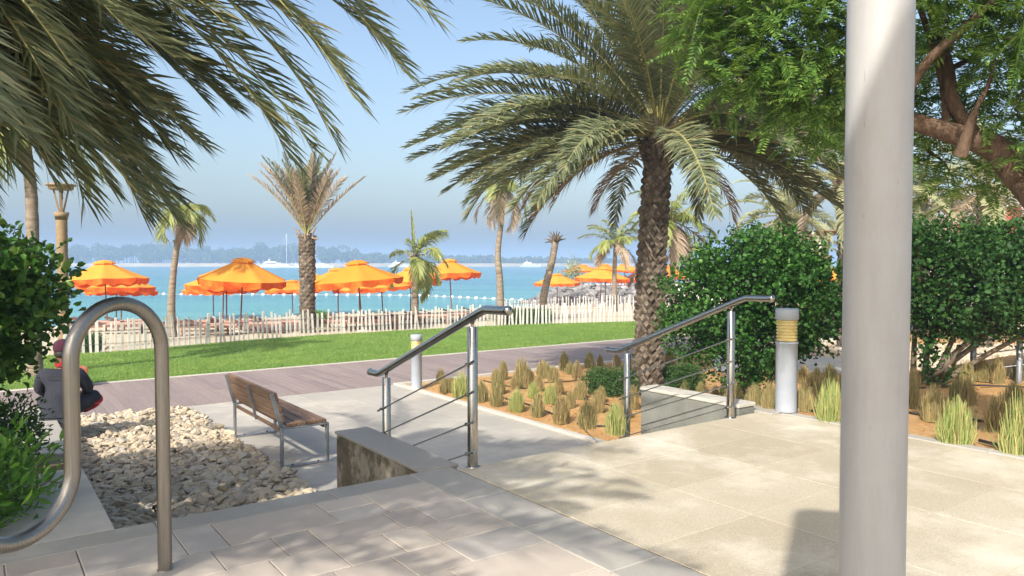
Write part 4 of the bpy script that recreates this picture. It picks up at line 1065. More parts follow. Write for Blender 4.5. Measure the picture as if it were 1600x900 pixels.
A = [zc(*q) for q in ((128, 262, 150), (150, 325, 215), (190, 322, 230), (278, 352, 170), (408, 385, 240), (510, 250, 150), (560, 232, 105), (525, 330, 190), (515, 412, 270), (640, 300, 220), (690, 282, 95), (745, 272, 150), (655, 452, 285), (770, 360, 250), (805, 310, 200), (835, 215, 85), (872, 222, 120), (800, 487, 350), (885, 397, 265), (910, 248, 130), (945, 335, 220), (1030, 425, 310), (965, 532, 350), (985, 172, 45), (1025, 197, 100), (1075, 228, 110), (1160, 150, 35), (1235, 140, 65), (1095, 367, 235), (1215, 460, 320), (1240, 392, 265), (1145, 567, 410), (1340, 607, 375), (1400, 500, 350), (1450, 432, 255), (1350, 140, 60))]
B = [(1380 + x / 4.5, 520 + y / 4.5, 520 + t / 4.5) for x, y, t in ((165, 517, 270), (350, 612, 372), (505, 775, 462), (522, 472, 292), (595, 500, 300), (820, 692, 405), (975, 850, 470), (922, 562, 322), (590, 355, 195), (700, 335, 180), (805, 348, 172), (215, 380, 255), (965, 330, 150), (470, 300, 215))]
B += [(1200 + x / 3.214, 380 + y / 3.214, 380 + t / 3.214) for x, y, t in ((183, 837, 700), (238, 812, 640), (322, 893, 690), (180, 700, 605), (245, 735, 625), (312, 720, 610), (30, 690, 598), (8, 837, 730), (355, 800, 660))]
B += [(940 + x / 3.6, 440 + y / 3.6, 440 + t / 3.6) for x, y, t in ((858, 702, 590), (948, 716, 600), (465, 630, 572), (640, 662, 612), (742, 684, 640), (868, 530, 445), (915, 570, 462), (383, 460, 372), (560, 640, 590), (690, 640, 590))]
ordn = ['first', 'second', 'third', 'fourth', 'fifth', 'sixth', 'seventh', 'eighth', 'ninth', 'tenth', 'eleventh', 'twelfth', 'thirteenth', 'fourteenth', 'fifteenth', 'sixteenth', 'seventeenth']
greenA = {3, 12, 13, 18, 32}; greenB = {2, 6, 13, 16}
def clumps(L, green, where, group, edges, start):
    info = []
    for i, (px, py, pt) in enumerate(L):
        p = on_bed(px, py); h = (py - pt) * p[1] / F
        a, b = togrid(p)
        info.append([i, p, min(max(h, 0.25), 0.55), a, b])
    rows = {}
    for it in info:
        rows.setdefault(int(np.searchsorted(edges, it[3])), []).append(it)
    for r, its in rows.items():
        its.sort(key=lambda q: -q[4])
        for q, (i, p, h, a, b) in enumerate(its):
            g = i in green
            lab = f"{'greenish' if g else 'straw-coloured'} grass clump, {ordn[q]} {start} in the {['', 'second ', 'third ', 'fourth ', 'fifth ', 'sixth '][r]}row from {where}".replace('the row', 'the nearest row')
            tuft(p, h, lab, g, i, group)
clumps(A, greenA, 'the lower plaza', 'grass clumps in the lower sand bed', [4.35, 5.2, 6.2, 7.4], 'from the boardwalk')
clumps(B, greenB, 'the granite landing', 'grass clumps in the upper sand bed', [4.0, 4.7, 5.6, 6.8, 8.0], 'from the far end')
# dry stalks and crumbs scattered on the sand
mb = MB(); n = 2600
ga, gb = rng.uniform(3.6, 9.5, n), rng.uniform(-3.2, 7.9, n)
P = np.array([grid(x, y, float(bed_z(x, y))) for x, y in zip(ga, gb)]) + (0, 0, 0.002)
az = rng.uniform(0, 6.28, n); l = rng.gamma(2, 0.035, n).clip(0.02, 0.2); w = 0.0035
D = np.column_stack([np.cos(az), np.sin(az), rng.uniform(0, 0.25, n)]); sd = np.column_stack([-np.sin(az), np.cos(az), np.zeros(n)]) * w
mb.add(np.stack([P - sd, P + sd, P + D * l[:, None] + sd * .4, P + D * l[:, None] - sd * .4], 1).reshape(-1, 3), np.arange(4 * n).reshape(-1, 4))
tag(mb.build('plant_litter', M['straw']), 'dry stalks scattered over the orange sand beds', 'litter', kind='stuff')
mb = MB(); n = 2200
ga, gb = rng.uniform(3.6, 9.0, n), rng.uniform(-3.2, 7.9, n)
stones(mb, [grid(x, y, float(bed_z(x, y)) - 0.004) for x, y in zip(ga, gb)], rng.gamma(3, 0.0045, n), rng, 0.7, ICO1)
tag(mb.build('sand_crumbs', M['soil']), 'crumbs and small clods on the orange sand beds', 'soil crumbs', kind='stuff')
# drip hoses
def hose(pts, label, r=0.011):
    P = np.array([on_bed(x, y) + (0, 0, r * 0.8) for x, y in pts])
    mb = MB(); tube(mb, bez(P - P[0], 10), r, 7)
    tag(mb.build('drip_hose', M['hose'], loc=P[0]), label, 'hose', 'drip hoses in the sand beds')
hose([(1408, 643), (1440, 649), (1475, 650), (1540, 660), (1600, 668)], 'black drip hose lying on the sand behind the greenest right clump')
hose([(1530, 690), (1560, 697), (1600, 700)], 'black drip hose end lying near the kerb at the right edge', 0.014)
hose([(1420, 608), (1460, 606), (1520, 603), (1600, 606)], 'black drip hose in the shade under the right bush')
hose([(1250, 640), (1290, 646), (1330, 650)], 'black drip hose on the sand beside the white bollard pad')
hose([(775, 618), (800, 626), (830, 634), (870, 650), (905, 664), (950, 668)], 'black drip hose along the front row of grass clumps')
hose([(755, 595), (800, 605), (860, 612), (930, 628), (975, 640)], 'black drip hose between the second row of grass clumps', 0.01)
hose([(850, 598), (880, 597), (910, 594), (960, 590)], 'black drip hose near the low dark hedge', 0.01)

# ------------------------------------------------------------------ picket fence
rng = np.random.default_rng(15)
def picket_fence(label, path, h0, h1, seed, step=0.165, first=0, maxp=100, w=0.062, hjit=0.14):
    rng = np.random.default_rng(seed)
    P = np.asarray(path)
    s = np.concatenate(([0], np.cumsum(np.linalg.norm(np.diff(P[:, :2], axis=0), axis=1))))
    root = thing('picket_fence', label, 'fence', P[0])
    n = int(s[-1] / step)
    meshes = []
    for q in range(10):
        mb = MB(); tl = rng.uniform(-0.35, 0.35)
        ww = w * rng.uniform(0.75, 1.15) / 2; hh = 1.0
        v = []
        for x, y in ((-ww, -.009), (ww, -.009), (ww, .009), (-ww, .009)):
            v.append((x, y, 0))
        for x, y in ((-ww, -.009), (ww, -.009), (ww, .009), (-ww, .009)):
            v.append((x * 0.93 + rng.normal(0, .003), y, hh + x * tl))
        mb.add(v, BOXF); meshes.append(mb.mesh('picket', M['picket']))
    pts = []
    vis = []
    for i in range(n):
        d = (i + 0.5 + rng.uniform(-0.18, 0.18)) * step
        p = np.array([np.interp(d, s, P[:, q]) for q in range(3)])
        t = np.array([np.interp(min(d + .1, s[-1]), s, P[:, q]) - np.interp(d - .1, s, P[:, q]) for q in range(3)])
        a = math.atan2(t[1], t[0]); f = d / s[-1]
        h = (h0 + (h1 - h0) * f) * rng.uniform(1 - hjit, 1 + hjit * 0.8)
        pts.append((p, a, h))
    far = MB()
    for i, (p, a, h) in enumerate(pts):
        me = meshes[rng.integers(10)]
        lean = rng.normal(0, 0.05)
        if i < maxp:
            o = bpy.data.objects.new('picket', me); COL.objects.link(o); o.parent = root
            o.location = tuple(p - P[0] - (0, 0, 0.06)); o.rotation_euler = (0, lean, a); o.scale = (rng.uniform(0.8, 1.2), 1, h + 0.06)
        else:
            v = np.array([q.co[:] for q in me.vertices]) * (rng.uniform(0.8, 1.2), 1, h + 0.06)
            v = np.stack([v[:, 0] * cos(lean) + v[:, 2] * sin(lean), v[:, 1], v[:, 2] * cos(lean)], -1)
            far.add(rotz(v, a) + p - P[0] - (0, 0, 0.06), BOXF)
    if far.n: tag(far.build('pickets', M['picket'], root), kind='stuff')
    for z in (0.22, 0.55):
        mb = MB(); nrm = np.column_stack([-np.gradient(P[:, 1]), np.gradient(P[:, 0]), np.zeros(len(P))]); nrm = unit(nrm)
        for sg in (-1, 1):
            tube(mb, P - P[0] + nrm * 0.014 * sg + (0, 0, z), 0.0035, 4)
        mb.build('wire', M['wire'], root)
    return root
# nearest (left) pickets first
fp2 = fpath.copy(); fp2[:, 2] = LOW
sel = fp2[(fp2[:, 0] > -12.6) & (fp2[:, 0] < 6.5)]
picket_fence('long weathered white picket fence between lawn and beach', sel, 0.84, 0.68, 16, 0.15)
bk = bez([on(785, 503, -0.95) + (0, 3.2, 0), on(840, 500, -0.95) + (0, 3.6, 0), on(910, 497, -0.95) + (0, 4.2, 0), on(1000, 495, -0.95) + (0, 4.6, 0), on(1060, 494, -0.95) + (0, 4.8, 0)], 8)
picket_fence('second row of pale pickets behind the fence, below the breakwater', bk, 0.7, 0.75, 17, 0.17)

# ------------------------------------------------------------------ parasols
def umbrella_proto():
    root = thing('beach_parasol', '', 'parasol', (0, 0, 0), 0, 'orange beach parasols')
    Hh, Rr = 2.58, 1.62
    mb = MB(); tube(mb, [(0, 0, -0.2), (0, 0, Hh - 0.12)], 0.028, 8); mb.build('pole', M['darkwood'], root)
    rg = np.random.default_rng(2)
    ns, seg = 8, 6
    def canopy_ring(r, z, sag, edge):
        out = []
        for i in range(ns):
            a0, a1 = 2 * pi * i / ns, 2 * pi * (i + 1) / ns
            p0, p1 = np.array((cos(a0), sin(a0))), np.array((cos(a1), sin(a1)))
            for j in range(seg):
                t = j / seg; p = p0 * (1 - t) + p1 * t
                bow = sin(pi * t)
                out.append((p[0] * r * (1 - edge * bow), p[1] * r * (1 - edge * bow), z - sag * bow))
        return out
    mb = MB()
    rs = [(0.3, Hh - 0.16, 0, 0), (0.6, Hh - 0.30, 0.01, 0), (0.95, Hh - 0.46, 0.025, 0.01), (1.3, Hh - 0.61, 0.03, 0.02), (Rr, Hh - 0.74, 0.02, 0.03)]
    v = np.array(sum([canopy_ring(*q) for q in rs], [])); n = ns * seg
    i, j = np.meshgrid(np.arange(len(rs) - 1), np.arange(n), indexing='ij')
    f = np.stack([i * n + j, (i + 1) * n + j, (i + 1) * n + (j + 1) % n, i * n + (j + 1) % n], -1).reshape(-1, 4)
    mb.add(v, f, 0, True); cp = mb.build('canopy', M['canvas'], root)
    mb = MB()                                              # scalloped valance
    up = np.array(canopy_ring(Rr + 0.004, Hh - 0.742, 0.02, 0.03)); lo = up.copy()
    for q in range(n):
        t = (q % seg) / seg
        lo[q, 2] -= 0.17 + 0.07 * abs(sin(2 * pi * t)) + rg.uniform(-.03, .03)
        lo[q, :2] *= 1.0 + rg.uniform(-0.035, 0.02)
    v = np.vstack([up, lo]); f = np.array([(q, n + q, n + (q + 1) % n, (q + 1) % n) for q in range(n)])
    mb.add(v, f, 0, False); mb.build('valance', M['valance'], cp)
    mb = MB()                                              # raised vent cap
    rs = [(0.02, Hh, 0, 0), (0.2, Hh - 0.02, 0, 0), (0.42, Hh - 0.11, 0.01, 0.02)]
    v = np.array(sum([canopy_ring(*q) for q in rs], []))
    i, j = np.meshgrid(np.arange(2), np.arange(n), indexing='ij')
    f = np.stack([i * n + j, (i + 1) * n + j, (i + 1) * n + (j + 1) % n, i * n + (j + 1) % n], -1).reshape(-1, 4)
    mb.add(v, f, 0, True); lo = np.array(canopy_ring(0.425, Hh - 0.155, 0.0, 0.04)); lo[::seg, 2] -= 0.03
    v = np.vstack([np.array(canopy_ring(0.42, Hh - 0.11, 0.01, 0.02)), lo]); mb.add(v, np.array([(q, n + q, n + (q + 1) % n, (q + 1) % n) for q in range(n)]), 0, False)
    mb.build('vent_cap', M['canvas'], root)
    for q in range(8):
        a = 2 * pi * q / 8; d = np.array((cos(a), sin(a), 0)); mb = MB()
        obox(mb, d * 0.05 + (0, 0, Hh - 0.2), d * (Rr - 0.03) + (0, 0, Hh - 0.775), 0.02, 0.02)
        obox(mb, d * 0.04 + (0, 0, Hh - 0.85), d * 0.8 + (0, 0, Hh - 0.47), 0.014, 0.014)
        mb.build('rib', M['umb_rib'], root)
    mb = MB(); lathe(mb, [(0.05, Hh - 0.9), (0.055, Hh - 0.86), (0.05, Hh - 0.8)], 10); mb.build('hub', M['umb_rib'], root)
    mb = MB(); lathe(mb, [(0.24, -0.15), (0.24, 0.02), (0.06, 0.05), (0.05, 0.2)], 14); mb.build('base', M['coping'], root)
    return root
UP = umbrella_proto()
# (pole pixel, vent pixel row, width in pixels, label)
PAR = [(166, 406, 124, 'orange parasol at the far left, nearest the lamp post, over two others'),
       (180, 423, 112, 'middle parasol of the three stacked behind the steel arch, its top hidden'),
       (188, 433, 104, 'lowest parasol showing below the two others behind the steel arch'),
       (374, 402, 138, 'large front orange parasol between the peeling coconut palm and the upright date palm'),
       (353, 419, 122, 'parasol directly under the large one left of the upright date palm'),
       (347, 424, 112, 'third parasol down in the group right of the peeling coconut palm'),
       (333, 434, 90, 'lowest and leftmost parasol just right of the peeling coconut palm'),
       (457, 437, 86, 'small parasol left of the criss-cross date palm trunk'),
       (492, 428, 84, 'parasol partly hidden by the criss-cross date palm trunk'),
       (528, 418, 110, 'darker orange parasol just right of the criss-cross date palm trunk'),
       (566, 406, 140, 'widest bright orange parasol right of the criss-cross date palm trunk'),
       (561, 438, 82, 'low parasol behind the pole of the widest bright parasol'),
       (598, 428, 100, 'parasol peeping out right of and below the widest bright parasol'),
       (641, 417, 96, 'orange parasol in front of the windblown coconut palm trunk'),
       (706, 404, 98, 'orange parasol standing free between the windblown and the curved palm'),
       (871, 427, 72, 'orange parasol by the leaning dead palm'),
       (938, 417, 84, 'orange parasol left of the yellow palm trunk, in front of the rocks'),
       (946, 419, 78, 'parasol just behind the one left of the yellow palm trunk'),
       (996, 424, 60, 'deep orange parasol half hidden by the big date palm trunk'),
       (1046, 414, 74, 'orange parasol seen between big date palm trunk and round bush'),
       (1306, 418, 86, 'orange parasol glimpsed between the round bush and the white pole'),
       (1432, 440, 70, 'orange parasol glimpsed through the dark tall bush')]
umb_pos = []
for i, (px, vy, wd, lab) in enumerate(PAR):
    o = UP if i == 0 else copy_tree(UP)
    d = 3.2 * F / wd
    top = at(px, vy, d)
    a, b = togrid(top)
    gz = float(beach_z(a, b))
    s = 1.0
    o.location = (top[0], top[1], top[2] - 2.58)
    if abs(o.location[2] - gz) > 0.02:                     # stretch so that the base stands on the sand
        s = (top[2] - gz) / 2.58
        o.location[2] = gz
    o.scale = (1, 1, s)
    o.rotation_euler = (rng.normal(0, 0.035), rng.normal(0, 0.035), rng.uniform(0, 0.78))
    o['label'] = lab
    umb_pos.append((top[0], top[1], gz))

# sun loungers in a row behind the fence
def lounger_proto():
    root = thing('sun_lounger', '', 'sun lounger', (0, 0, 0), 0, 'brown sun loungers behind the pickets')
    mb = MB(); box(mb, -0.34, -0.29, -1.0, 1.0, 0.27, 0.35); box(mb, 0.29, 0.34, -1.0, 1.0, 0.27, 0.35); box(mb, -0.29, 0.29, -1.0, -0.95, 0.27, 0.35); box(mb, -0.29, 0.29, 0.95, 1.0, 0.27, 0.35)
    mb.build('frame', M['reddeck'], root)
    for x in (-0.315, 0.315):
        for y in (-0.85, 0.85):
            mb = MB(); box(mb, x - .024, x + .024, y - .03, y + .03, 0, 0.269); mb.build('leg', M['reddeck'], root)
    mb = MB()
    for q in range(14):
        y = -0.94 + q * 0.085; box(mb, -0.288, 0.288, y, y + 0.06, 0.3, 0.33)
    mb.build('seat', M['reddeck'], root)
    mb = MB()
    for q in range(8):
        t0 = q * 0.085; y = 0.27 + t0 * 0.95; z = 0.34 + t0 * 0.3
        obox(mb, (-0.288, y, z), (0.288, y, z), 0.07, 0.022, (0, -0.3, 0.95))
    obox(mb, (-0.25, 0.25, 0.32), (-0.25, 0.9, 0.52), 0.03, 0.03); obox(mb, (0.25, 0.25, 0.32), (0.25, 0.9, 0.52), 0.03, 0.03)
    mb.build('backrest', M['reddeck'], root)
    mb = MB(); box(mb, -0.27, 0.27, -0.92, 0.22, 0.332, 0.39); mb.build('mattress', M['cushion'], root)
    return root
LP = lounger_proto()
first = True
LX = [(150, 27.5), (178, 26), (205, 28), (300, 27), (330, 25.5), (362, 27), (398, 26), (430, 27), (520, 27), (548, 28.5), (580, 27), (606, 28.5), (632, 30), (664, 30), (690, 31), (720, 32), (752, 33)]
NEAR = {150: 'leftmost brown sun lounger behind the pickets'}
for i, (px, d) in enumerate(LX):
    o = LP if first else copy_tree(LP); first = False
    p = at(px, 500, d); a, b = togrid(p)
    o.location = (p[0], p[1], float(beach_z(a, b)) + 0.0)
    o.rotation_euler = (0, 0, GA + 1.2 + rng.normal(0, 0.12) + (0.4 if px > 800 else 0))
    x_near = min(PAR, key=lambda q: abs(q[0] - px))
    o['label'] = NEAR.get(px) or f"brown slatted sun lounger behind the pickets, {ordn[i]} from the left" if i < 17 else f"brown slatted sun lounger behind the pickets, {['third', 'second', 'very last'][i - 17]} from the right"

# ------------------------------------------------------------------ handrails of the steps
def handrail(a0, label):
    o0 = grid(a0, 0, 0)
    root = thing('handrail', label, 'handrail', o0, GA)
    drop, run = 0.53, 1.36; sl = drop / run
    zt = 1.0
    mb = MB()
    P = [(0, -0.42, zt + 0.135), (0, -0.17, zt + 0.13), (0, -0.1, zt + 0.108)]
    P += [(0, y, zt + 0.07 - sl * y) for y in np.linspace(-0.02, run + 0.1, 8)]
    P += [(0, run + 0.17, zt + 0.07 - sl * (run + 0.145)), (0, run + 0.3, zt + 0.07 - sl * (run + 0.15))]
    tube(mb, P, 0.031, 20)
    rail = mb.build('rail', M['chrome'], root)
    for y, z, s in ((-0.42, zt + 0.135, -1), (run + 0.3, zt + 0.07 - sl * (run + 0.15), 1)):
        mb = MB(); pr = [(0.0335, 0.0), (0.0335, 0.02), (0.029, 0.031), (0.015, 0.04), (0.001, 0.043)]
        lathe(mb, pr, 18)
        v = np.concatenate(mb.v); mb.v = [np.column_stack([v[:, 0], s * v[:, 2], v[:, 1]])]
        mb.build('end_cap', M['chrome'], rail, (0, y, z))
    for y in (0.0, run):
        zb = 0.0 if y == 0 else -0.567
        zp = zt - sl * y
        mb = MB(); lathe(mb, [(0.037, zb), (0.037, zp - 0.004), (0.034, zp)], 20, c=(0, y)); po = mb.build('post', M['chrome'], root)
        mb = MB(); lathe(mb, [(0.055, zb + 0.001), (0.055, zb + 0.01), (0.0385, zb + 0.014)], 20, c=(0, y)); mb.build('base_flange', M['chrome'], po)
        mb = MB(); tube(mb, [(0, y, zp), (0, y, zp + 0.025)], 0.012, 8); tube(mb, bez([(-.0, y - .03, zp + .055), (-.0, y + 0.0, zp + .02), (.0, y + .03, zp + .035)], 4), 0.009, 7)
        mb.build('bracket', M['chrome'], po)
    for q in range(4):
        z = 0.734 - 0.211 * q
        mb = MB(); x = -0.045
        tube(mb, [(x, -0.07, z + sl * 0.07), (x, run + 0.06, z - sl * (run + 0.06))], 0.0065, 8)
        for y in (-0.07, run + 0.06): tube(mb, [(x, y - .012, z - sl * (y - .012)), (x, y + .012, z - sl * (y + .012))], 0.01, 8)
        for y in (0, run): tube(mb, [(-0.03, y, z - sl * y), (-0.06, y, z - sl * y)], 0.012, 8)
        mb.build('rod', M['chrome'], root)
    return root
handrail(0.0, 'polished steel handrail on the left side of the steps')
handrail(2.87, 'polished steel handrail on the right side of the steps, in front of the bush')

# ------------------------------------------------------------------ bench
b0 = grid(-0.09, 3.77, LOW)
bench = thing('park_bench', 'slatted wood and grey steel bench seen from behind beside the gravel', 'bench', b0, GA)
Lb = 1.88
for y, s in ((0.02, 1), (Lb - 0.02, -1)):
    mb = MB(); w = 0.035
    box(mb, -0.012, 0.012, y - w, y + w, 0.0, 0.46); box(mb, 0.518, 0.542, y - w, y + w, 0.02, 0.46)
    box(mb, 0.0121, 0.542, y - w, y + w, 0.002, 0.0195); box(mb, 0.0121, 0.5175, y - w, y + w, 0.44, 0.459)
    e = mb.build('end_frame', M['galv'], bench); bevel(e, 0.003)
    for x in (0.12, 0.42):
        mb = MB(); lathe(mb, [(0.012, 0.0196), (0.012, 0.032), (0.006, 0.034)], 8, c=(x, y)); mb.build('bolt', M['hose'], e)
    mb = MB(); obox(mb, (0.0, y, 0.462), (-0.105, y, 0.85), 0.05, 0.02, (0, 1, 0)); bevel(mb.build('back_upright', M['galv'], bench), 0.003)
mb = MB(); obox(mb, (0.0, Lb / 2, 0.40), (-0.098, Lb / 2, 0.825), 0.03, 0.014, (0, 1, 0)); mb.build('back_upright', M['galv'], bench)
mb = MB(); box(mb, 0.0125, 0.03, 0.056, Lb - 0.056, 0.395, 0.436); mb.build('seat_rail', M['wood'], bench)
mb = MB(); box(mb, 0.50, 0.516, 0.056, Lb - 0.056, 0.395, 0.436); mb.build('seat_rail', M['wood'], bench)
for q in range(4):
    mb = MB(); x = 0.055 + q * 0.118; box(mb, x, x + 0.108, 0.0, Lb, 0.4615, 0.50); bevel(mb.build('seat_slat', M['wood'], bench), 0.006)
for q in range(3):
    t = 0.1 + q * 0.118
    p = np.array((0.012 - 0.105 * t / 0.39 + 0.018, 0, 0.47 + t))
    mb = MB(); obox(mb, p + (0, 0.0, 0), p + (0, Lb, 0), 0.108, 0.032, (-0.96, 0, -0.26)); bevel(mb.build('back_slat', M['wood'], bench), 0.006)

# ------------------------------------------------------------------ bollard lights
def bollard(p, label):
    root = thing('bollard_light', label, 'bollard', p, 0, 'bollard lights')
    mb = MB(); lathe(mb, [(0.1, 0.0), (0.1, 0.655), (0.108, 0.66), (0.108, 0.672), (0.1, 0.676)], 32); mb.build('body', M['bollard'], root)
    mb = MB(); pr = []
    for q in range(7):
        z = 0.68 + q * 0.03; pr += [(0.088, z), (0.099, z + 0.006), (0.099, z + 0.016), (0.088, z + 0.026)]
    lathe(mb, pr, 32); mb.build('lens', M['lens'], root)
    mb = MB(); lathe(mb, [(0.1, 0.885), (0.108, 0.888), (0.108, 0.985), (0.102, 0.992), (0.001, 0.996)], 32); mb.build('cap', M['bollard'], root)
    return root
bollard(on(1228, 642, 0.02), 'white bollard light with amber louvres on the corner of the granite landing')
bollard(on(651, 607, LOW), 'smaller looking distant bollard light by the boardwalk, behind the left handrail')

# ------------------------------------------------------------------ steel bike rack (serpentine tube)
pR = on(258, 890, 0.0); pL = at(113, 700, 3.05)
dv = np.array((pL[0] - pR[0], pL[1] - pR[1], 0)); sp_ = np.linalg.norm(dv); dv /= sp_
rk = thing('bike_rack', 'brushed stainless steel serpentine bike rack at the left front', 'bike rack', pR)
r = sp_ / 2; P = [(0, 0, z) for z in np.linspace(0.0, 1.02, 8)]
for t in np.linspace(0, pi, 25)[1:-1]: P.append(dv * (r - r * cos(t)) + (0, 0, 1.04 + r * sin(t)))
P += [tuple(dv * sp_ + (0, 0, z)) for z in np.linspace(1.02, 0.63, 5)]
for t in np.linspace(0, pi, 25)[1:-1]: P.append(dv * (sp_ + r - r * cos(t)) + (0, 0, 0.61 - r * sin(t)))
P += [tuple(dv * 2 * sp_ + (0, 0, z)) for z in np.linspace(0.63, 1.02, 5)]
for t in np.linspace(0, pi, 25)[1:-1]: P.append(dv * (2 * sp_ + r - r * cos(t)) + (0, 0, 1.04 + r * sin(t)))
P += [tuple(dv * 3 * sp_ + (0, 0, z)) for z in np.linspace(1.02, 0.0, 8)]
mb = MB(); tube(mb, P, 0.0315, 24); mb.build('tube', M['steel'], rk)
for q in (0, 3):
    mb = MB(); c_ = dv * sp_ * q; lathe(mb, [(0.036, 0.001), (0.036, 0.004), (0.032, 0.006)], 20, c=(c_[0], c_[1])); mb.build('foot_ring', M['steel'], rk)

# ------------------------------------------------------------------ the white pole in front, and an unseen panel added to shade it
pp = np.array((1.075, 2.2, 0.0))
po = thing('white_pole', 'thick white painted pole in the right foreground, running out of the frame', 'pole', pp)
mb = MB(); lathe(mb, [(0.0905, 0.02), (0.0905, 5.2), (0.085, 5.25), (0.001, 5.26)], 64); mb.build('shaft', M['pole'], po)
mb = MB(); lathe(mb, [(0.17, 0.006), (0.17, 0.02), (0.0915, 0.021), (0.0915, 0.024)], 40); mb.build('base_flange', M['pole'], po)
for q in range(4):
    mb = MB(); a = q * pi / 2 + 0.6; lathe(mb, [(0.014, 0.0205), (0.014, 0.042), (0.006, 0.046)], 6, c=(cos(a) * 0.135, sin(a) * 0.135)); mb.build('anchor_bolt', M['galv'], po)
dirs = np.array((sin(SUN_AZ), cos(SUN_AZ), 0)); perp = np.array((cos(SUN_AZ), -sin(SUN_AZ), 0))
tp = pp - dirs * 3.4 - perp * 0.083
tot = thing('added_shade_panel', 'tall grey panel with a slanted top, added out of view to shade the pole', 'shade_panel', tp, -SUN_AZ)
mb = MB(); h0 = 4.37
poly = [(-0.25, 0.0), (0.22, 0.0), (0.22, h0 + 0.5), (0.19, h0 + 0.48), (0.0, h0 + 0.02), (-0.06, h0), (-0.19, h0 - 0.01), (-0.25, h0 - 0.07)]  # added out-of-view panel, outline shaped to cast the slanted shade on the pole
n = len(poly)
v = [(x, -0.06, z) for x, z in poly] + [(x, 0.06, z) for x, z in poly]
mb.add(v, [tuple(range(n)), tuple(range(2 * n - 1, n - 1, -1))] + [(i, n + i, n + (i + 1) % n, (i + 1) % n) for i in range(n)])
bevel(mb.build('panel', M['shade_panel'], tot), 0.01)
mb = MB(); box(mb, -0.32, 0.3, -0.14, 0.14, 0.005, 0.03); mb.build('base_plate', M['galv'], tot)

# ------------------------------------------------------------------ torch lamp posts
def torch(p, h, label, s=1.0):
    root = thing('torch_lamp', label, 'lamp post', p, 0, 'gold torch lamp posts')
    hc = h - 0.75 * s
    mb = MB(); pr = [(0.14, -0.1)]
    for q in range(40):
        z = hc * q / 40; pr.append((0.135 * s + (0.006 if q % 2 else 0), z))
    pr += [(0.14 * s, hc - 0.2 * s), (0.19 * s, hc), (0.001, hc + 0.01)]
    lathe(mb, pr, 20); mb.build('column', M['gold'], root)
    for q in range(4):
        a = q * pi / 2 + 0.4; d = np.array((cos(a), sin(a), 0)); mb = MB()
        obox(mb, d * 0.05 * s + (0, 0, hc + 0.01), d * 0.17 * s + (0, 0, h - 0.15 * s), 0.05 * s, 0.04 * s); mb.build('strut', M['gold'], root)
    mb = MB(); lathe(mb, [(0.26 * s, h - 0.15 * s), (0.30 * s, h - 0.12 * s), (0.30 * s, h - 0.05 * s), (0.36 * s, h - 0.045 * s), (0.36 * s, h), (0.001, h + 0.02)], 28); mb.build('bowl', M['gold'], root)
    return root
p = at(95, 288, 20); torch((p[0], p[1], LOW), p[2] - LOW, 'gold torch lamp post with flat bowl above the dark left bush')
p = at(1291, 360, 26); torch((p[0], p[1], LOW), p[2] - LOW, 'gold torch lamp post half hidden among pale palms left of the white pole', 1.15)

# ------------------------------------------------------------------ terracotta block by the boardwalk, flower pot, railing at the right
p = on(120, 604, LOW)
mb = MB(); box(mb, -0.26, 0.16, -0.2, 0.2, 0.0, 0.36)
blk = mb.build('seat_block', M['terracotta'], loc=p, rz=GA); bevel(blk, 0.01); tag(blk, 'terracotta coloured square block on the lawn edge beside the seated person', 'block')
p = on(1312, 500, LOW)
pot = thing('flower_pot', 'large terracotta pot beyond the clipped hedge, left of the white pole', 'pot', p)
mb = MB(); lathe(mb, [(0.28, 0), (0.42, 0.5), (0.43, 0.52), (0.47, 0.53), (0.47, 0.62), (0.40, 0.62), (0.38, 0.5), (0.001, 0.48)], 24); mb.build('vessel', M['terracotta'], pot)
mb = MB(); rg = np.random.default_rng(4); n = 160; d = unit(rg.normal(size=(n, 3))); d[:, 2] = abs(d[:, 2]) + 0.3
leaves(mb, np.zeros((n, 3)) + (0, 0, 0.5) + d * rg.uniform(0, .2, (n, 1)), d, rg.normal(size=(n, 3)), rg.uniform(.25, .5, n), rg.uniform(.05, .1, n)); mb.build('plant', M['ficus'], pot)
# path and pale stones beyond the round bush
def quad_on(name, px4, z, mat, th=0.0):
    mb = MB(); mb.add([on(x, y, z) for x, y in px4], [(0, 1, 2, 3)]); return tag(mb.build(name, mat), kind='structure')
quad_on('concrete_path', [(1120, 580), (1345, 584), (1345, 557), (1110, 554)], LOW + 0.012, M['plaza'])
mb = MB(); rg = np.random.default_rng(8); c_ = []
for i in range(1500):
    t, u_ = rg.random(), rg.random(); c_.append(on(1165 + 175 * t, 556 - 22 * u_, LOW + 0.02))
stones(mb, c_, rg.uniform(0.04, 0.12, 1500), rg, 0.6, ICO1)
tag(mb.build('gravel', M['gravel']), 'strip of pale gravel beyond the path left of the white pole', 'gravel', kind='stuff')
mb = MB(); c_ = []
for i in range(2600):
    t, u_ = rg.random(), rg.random(); c_.append(on(1405 + 215 * t, 578 - 40 * u_, LOW + 0.02))
stones(mb, c_, rg.uniform(0.04, 0.12, 2600), rg, 0.6, ICO1)
tag(mb.build('gravel', M['gravel']), 'pale gravel patch seen under the tall dark bush', 'gravel', kind='stuff')
mb = MB(); a_, b_ = on(1165, 533, LOW), on(1345, 536, LOW); obox(mb, a_ + (0, 0, .05), b_ + (0, 0, .05), 0.15, 0.14); tag(mb.build('path_kerb', M['coping']), kind='structure')
hr = thing('guard_rail', 'small grey railing with thin wires under the tall dark bush at the right edge', 'railing', on_bed(1520, 592))
q0 = on_bed(1520, 592); q1 = on_bed(1592, 596)
pts2 = [np.zeros(3), q1 - q0, (q1 - q0) * 2]
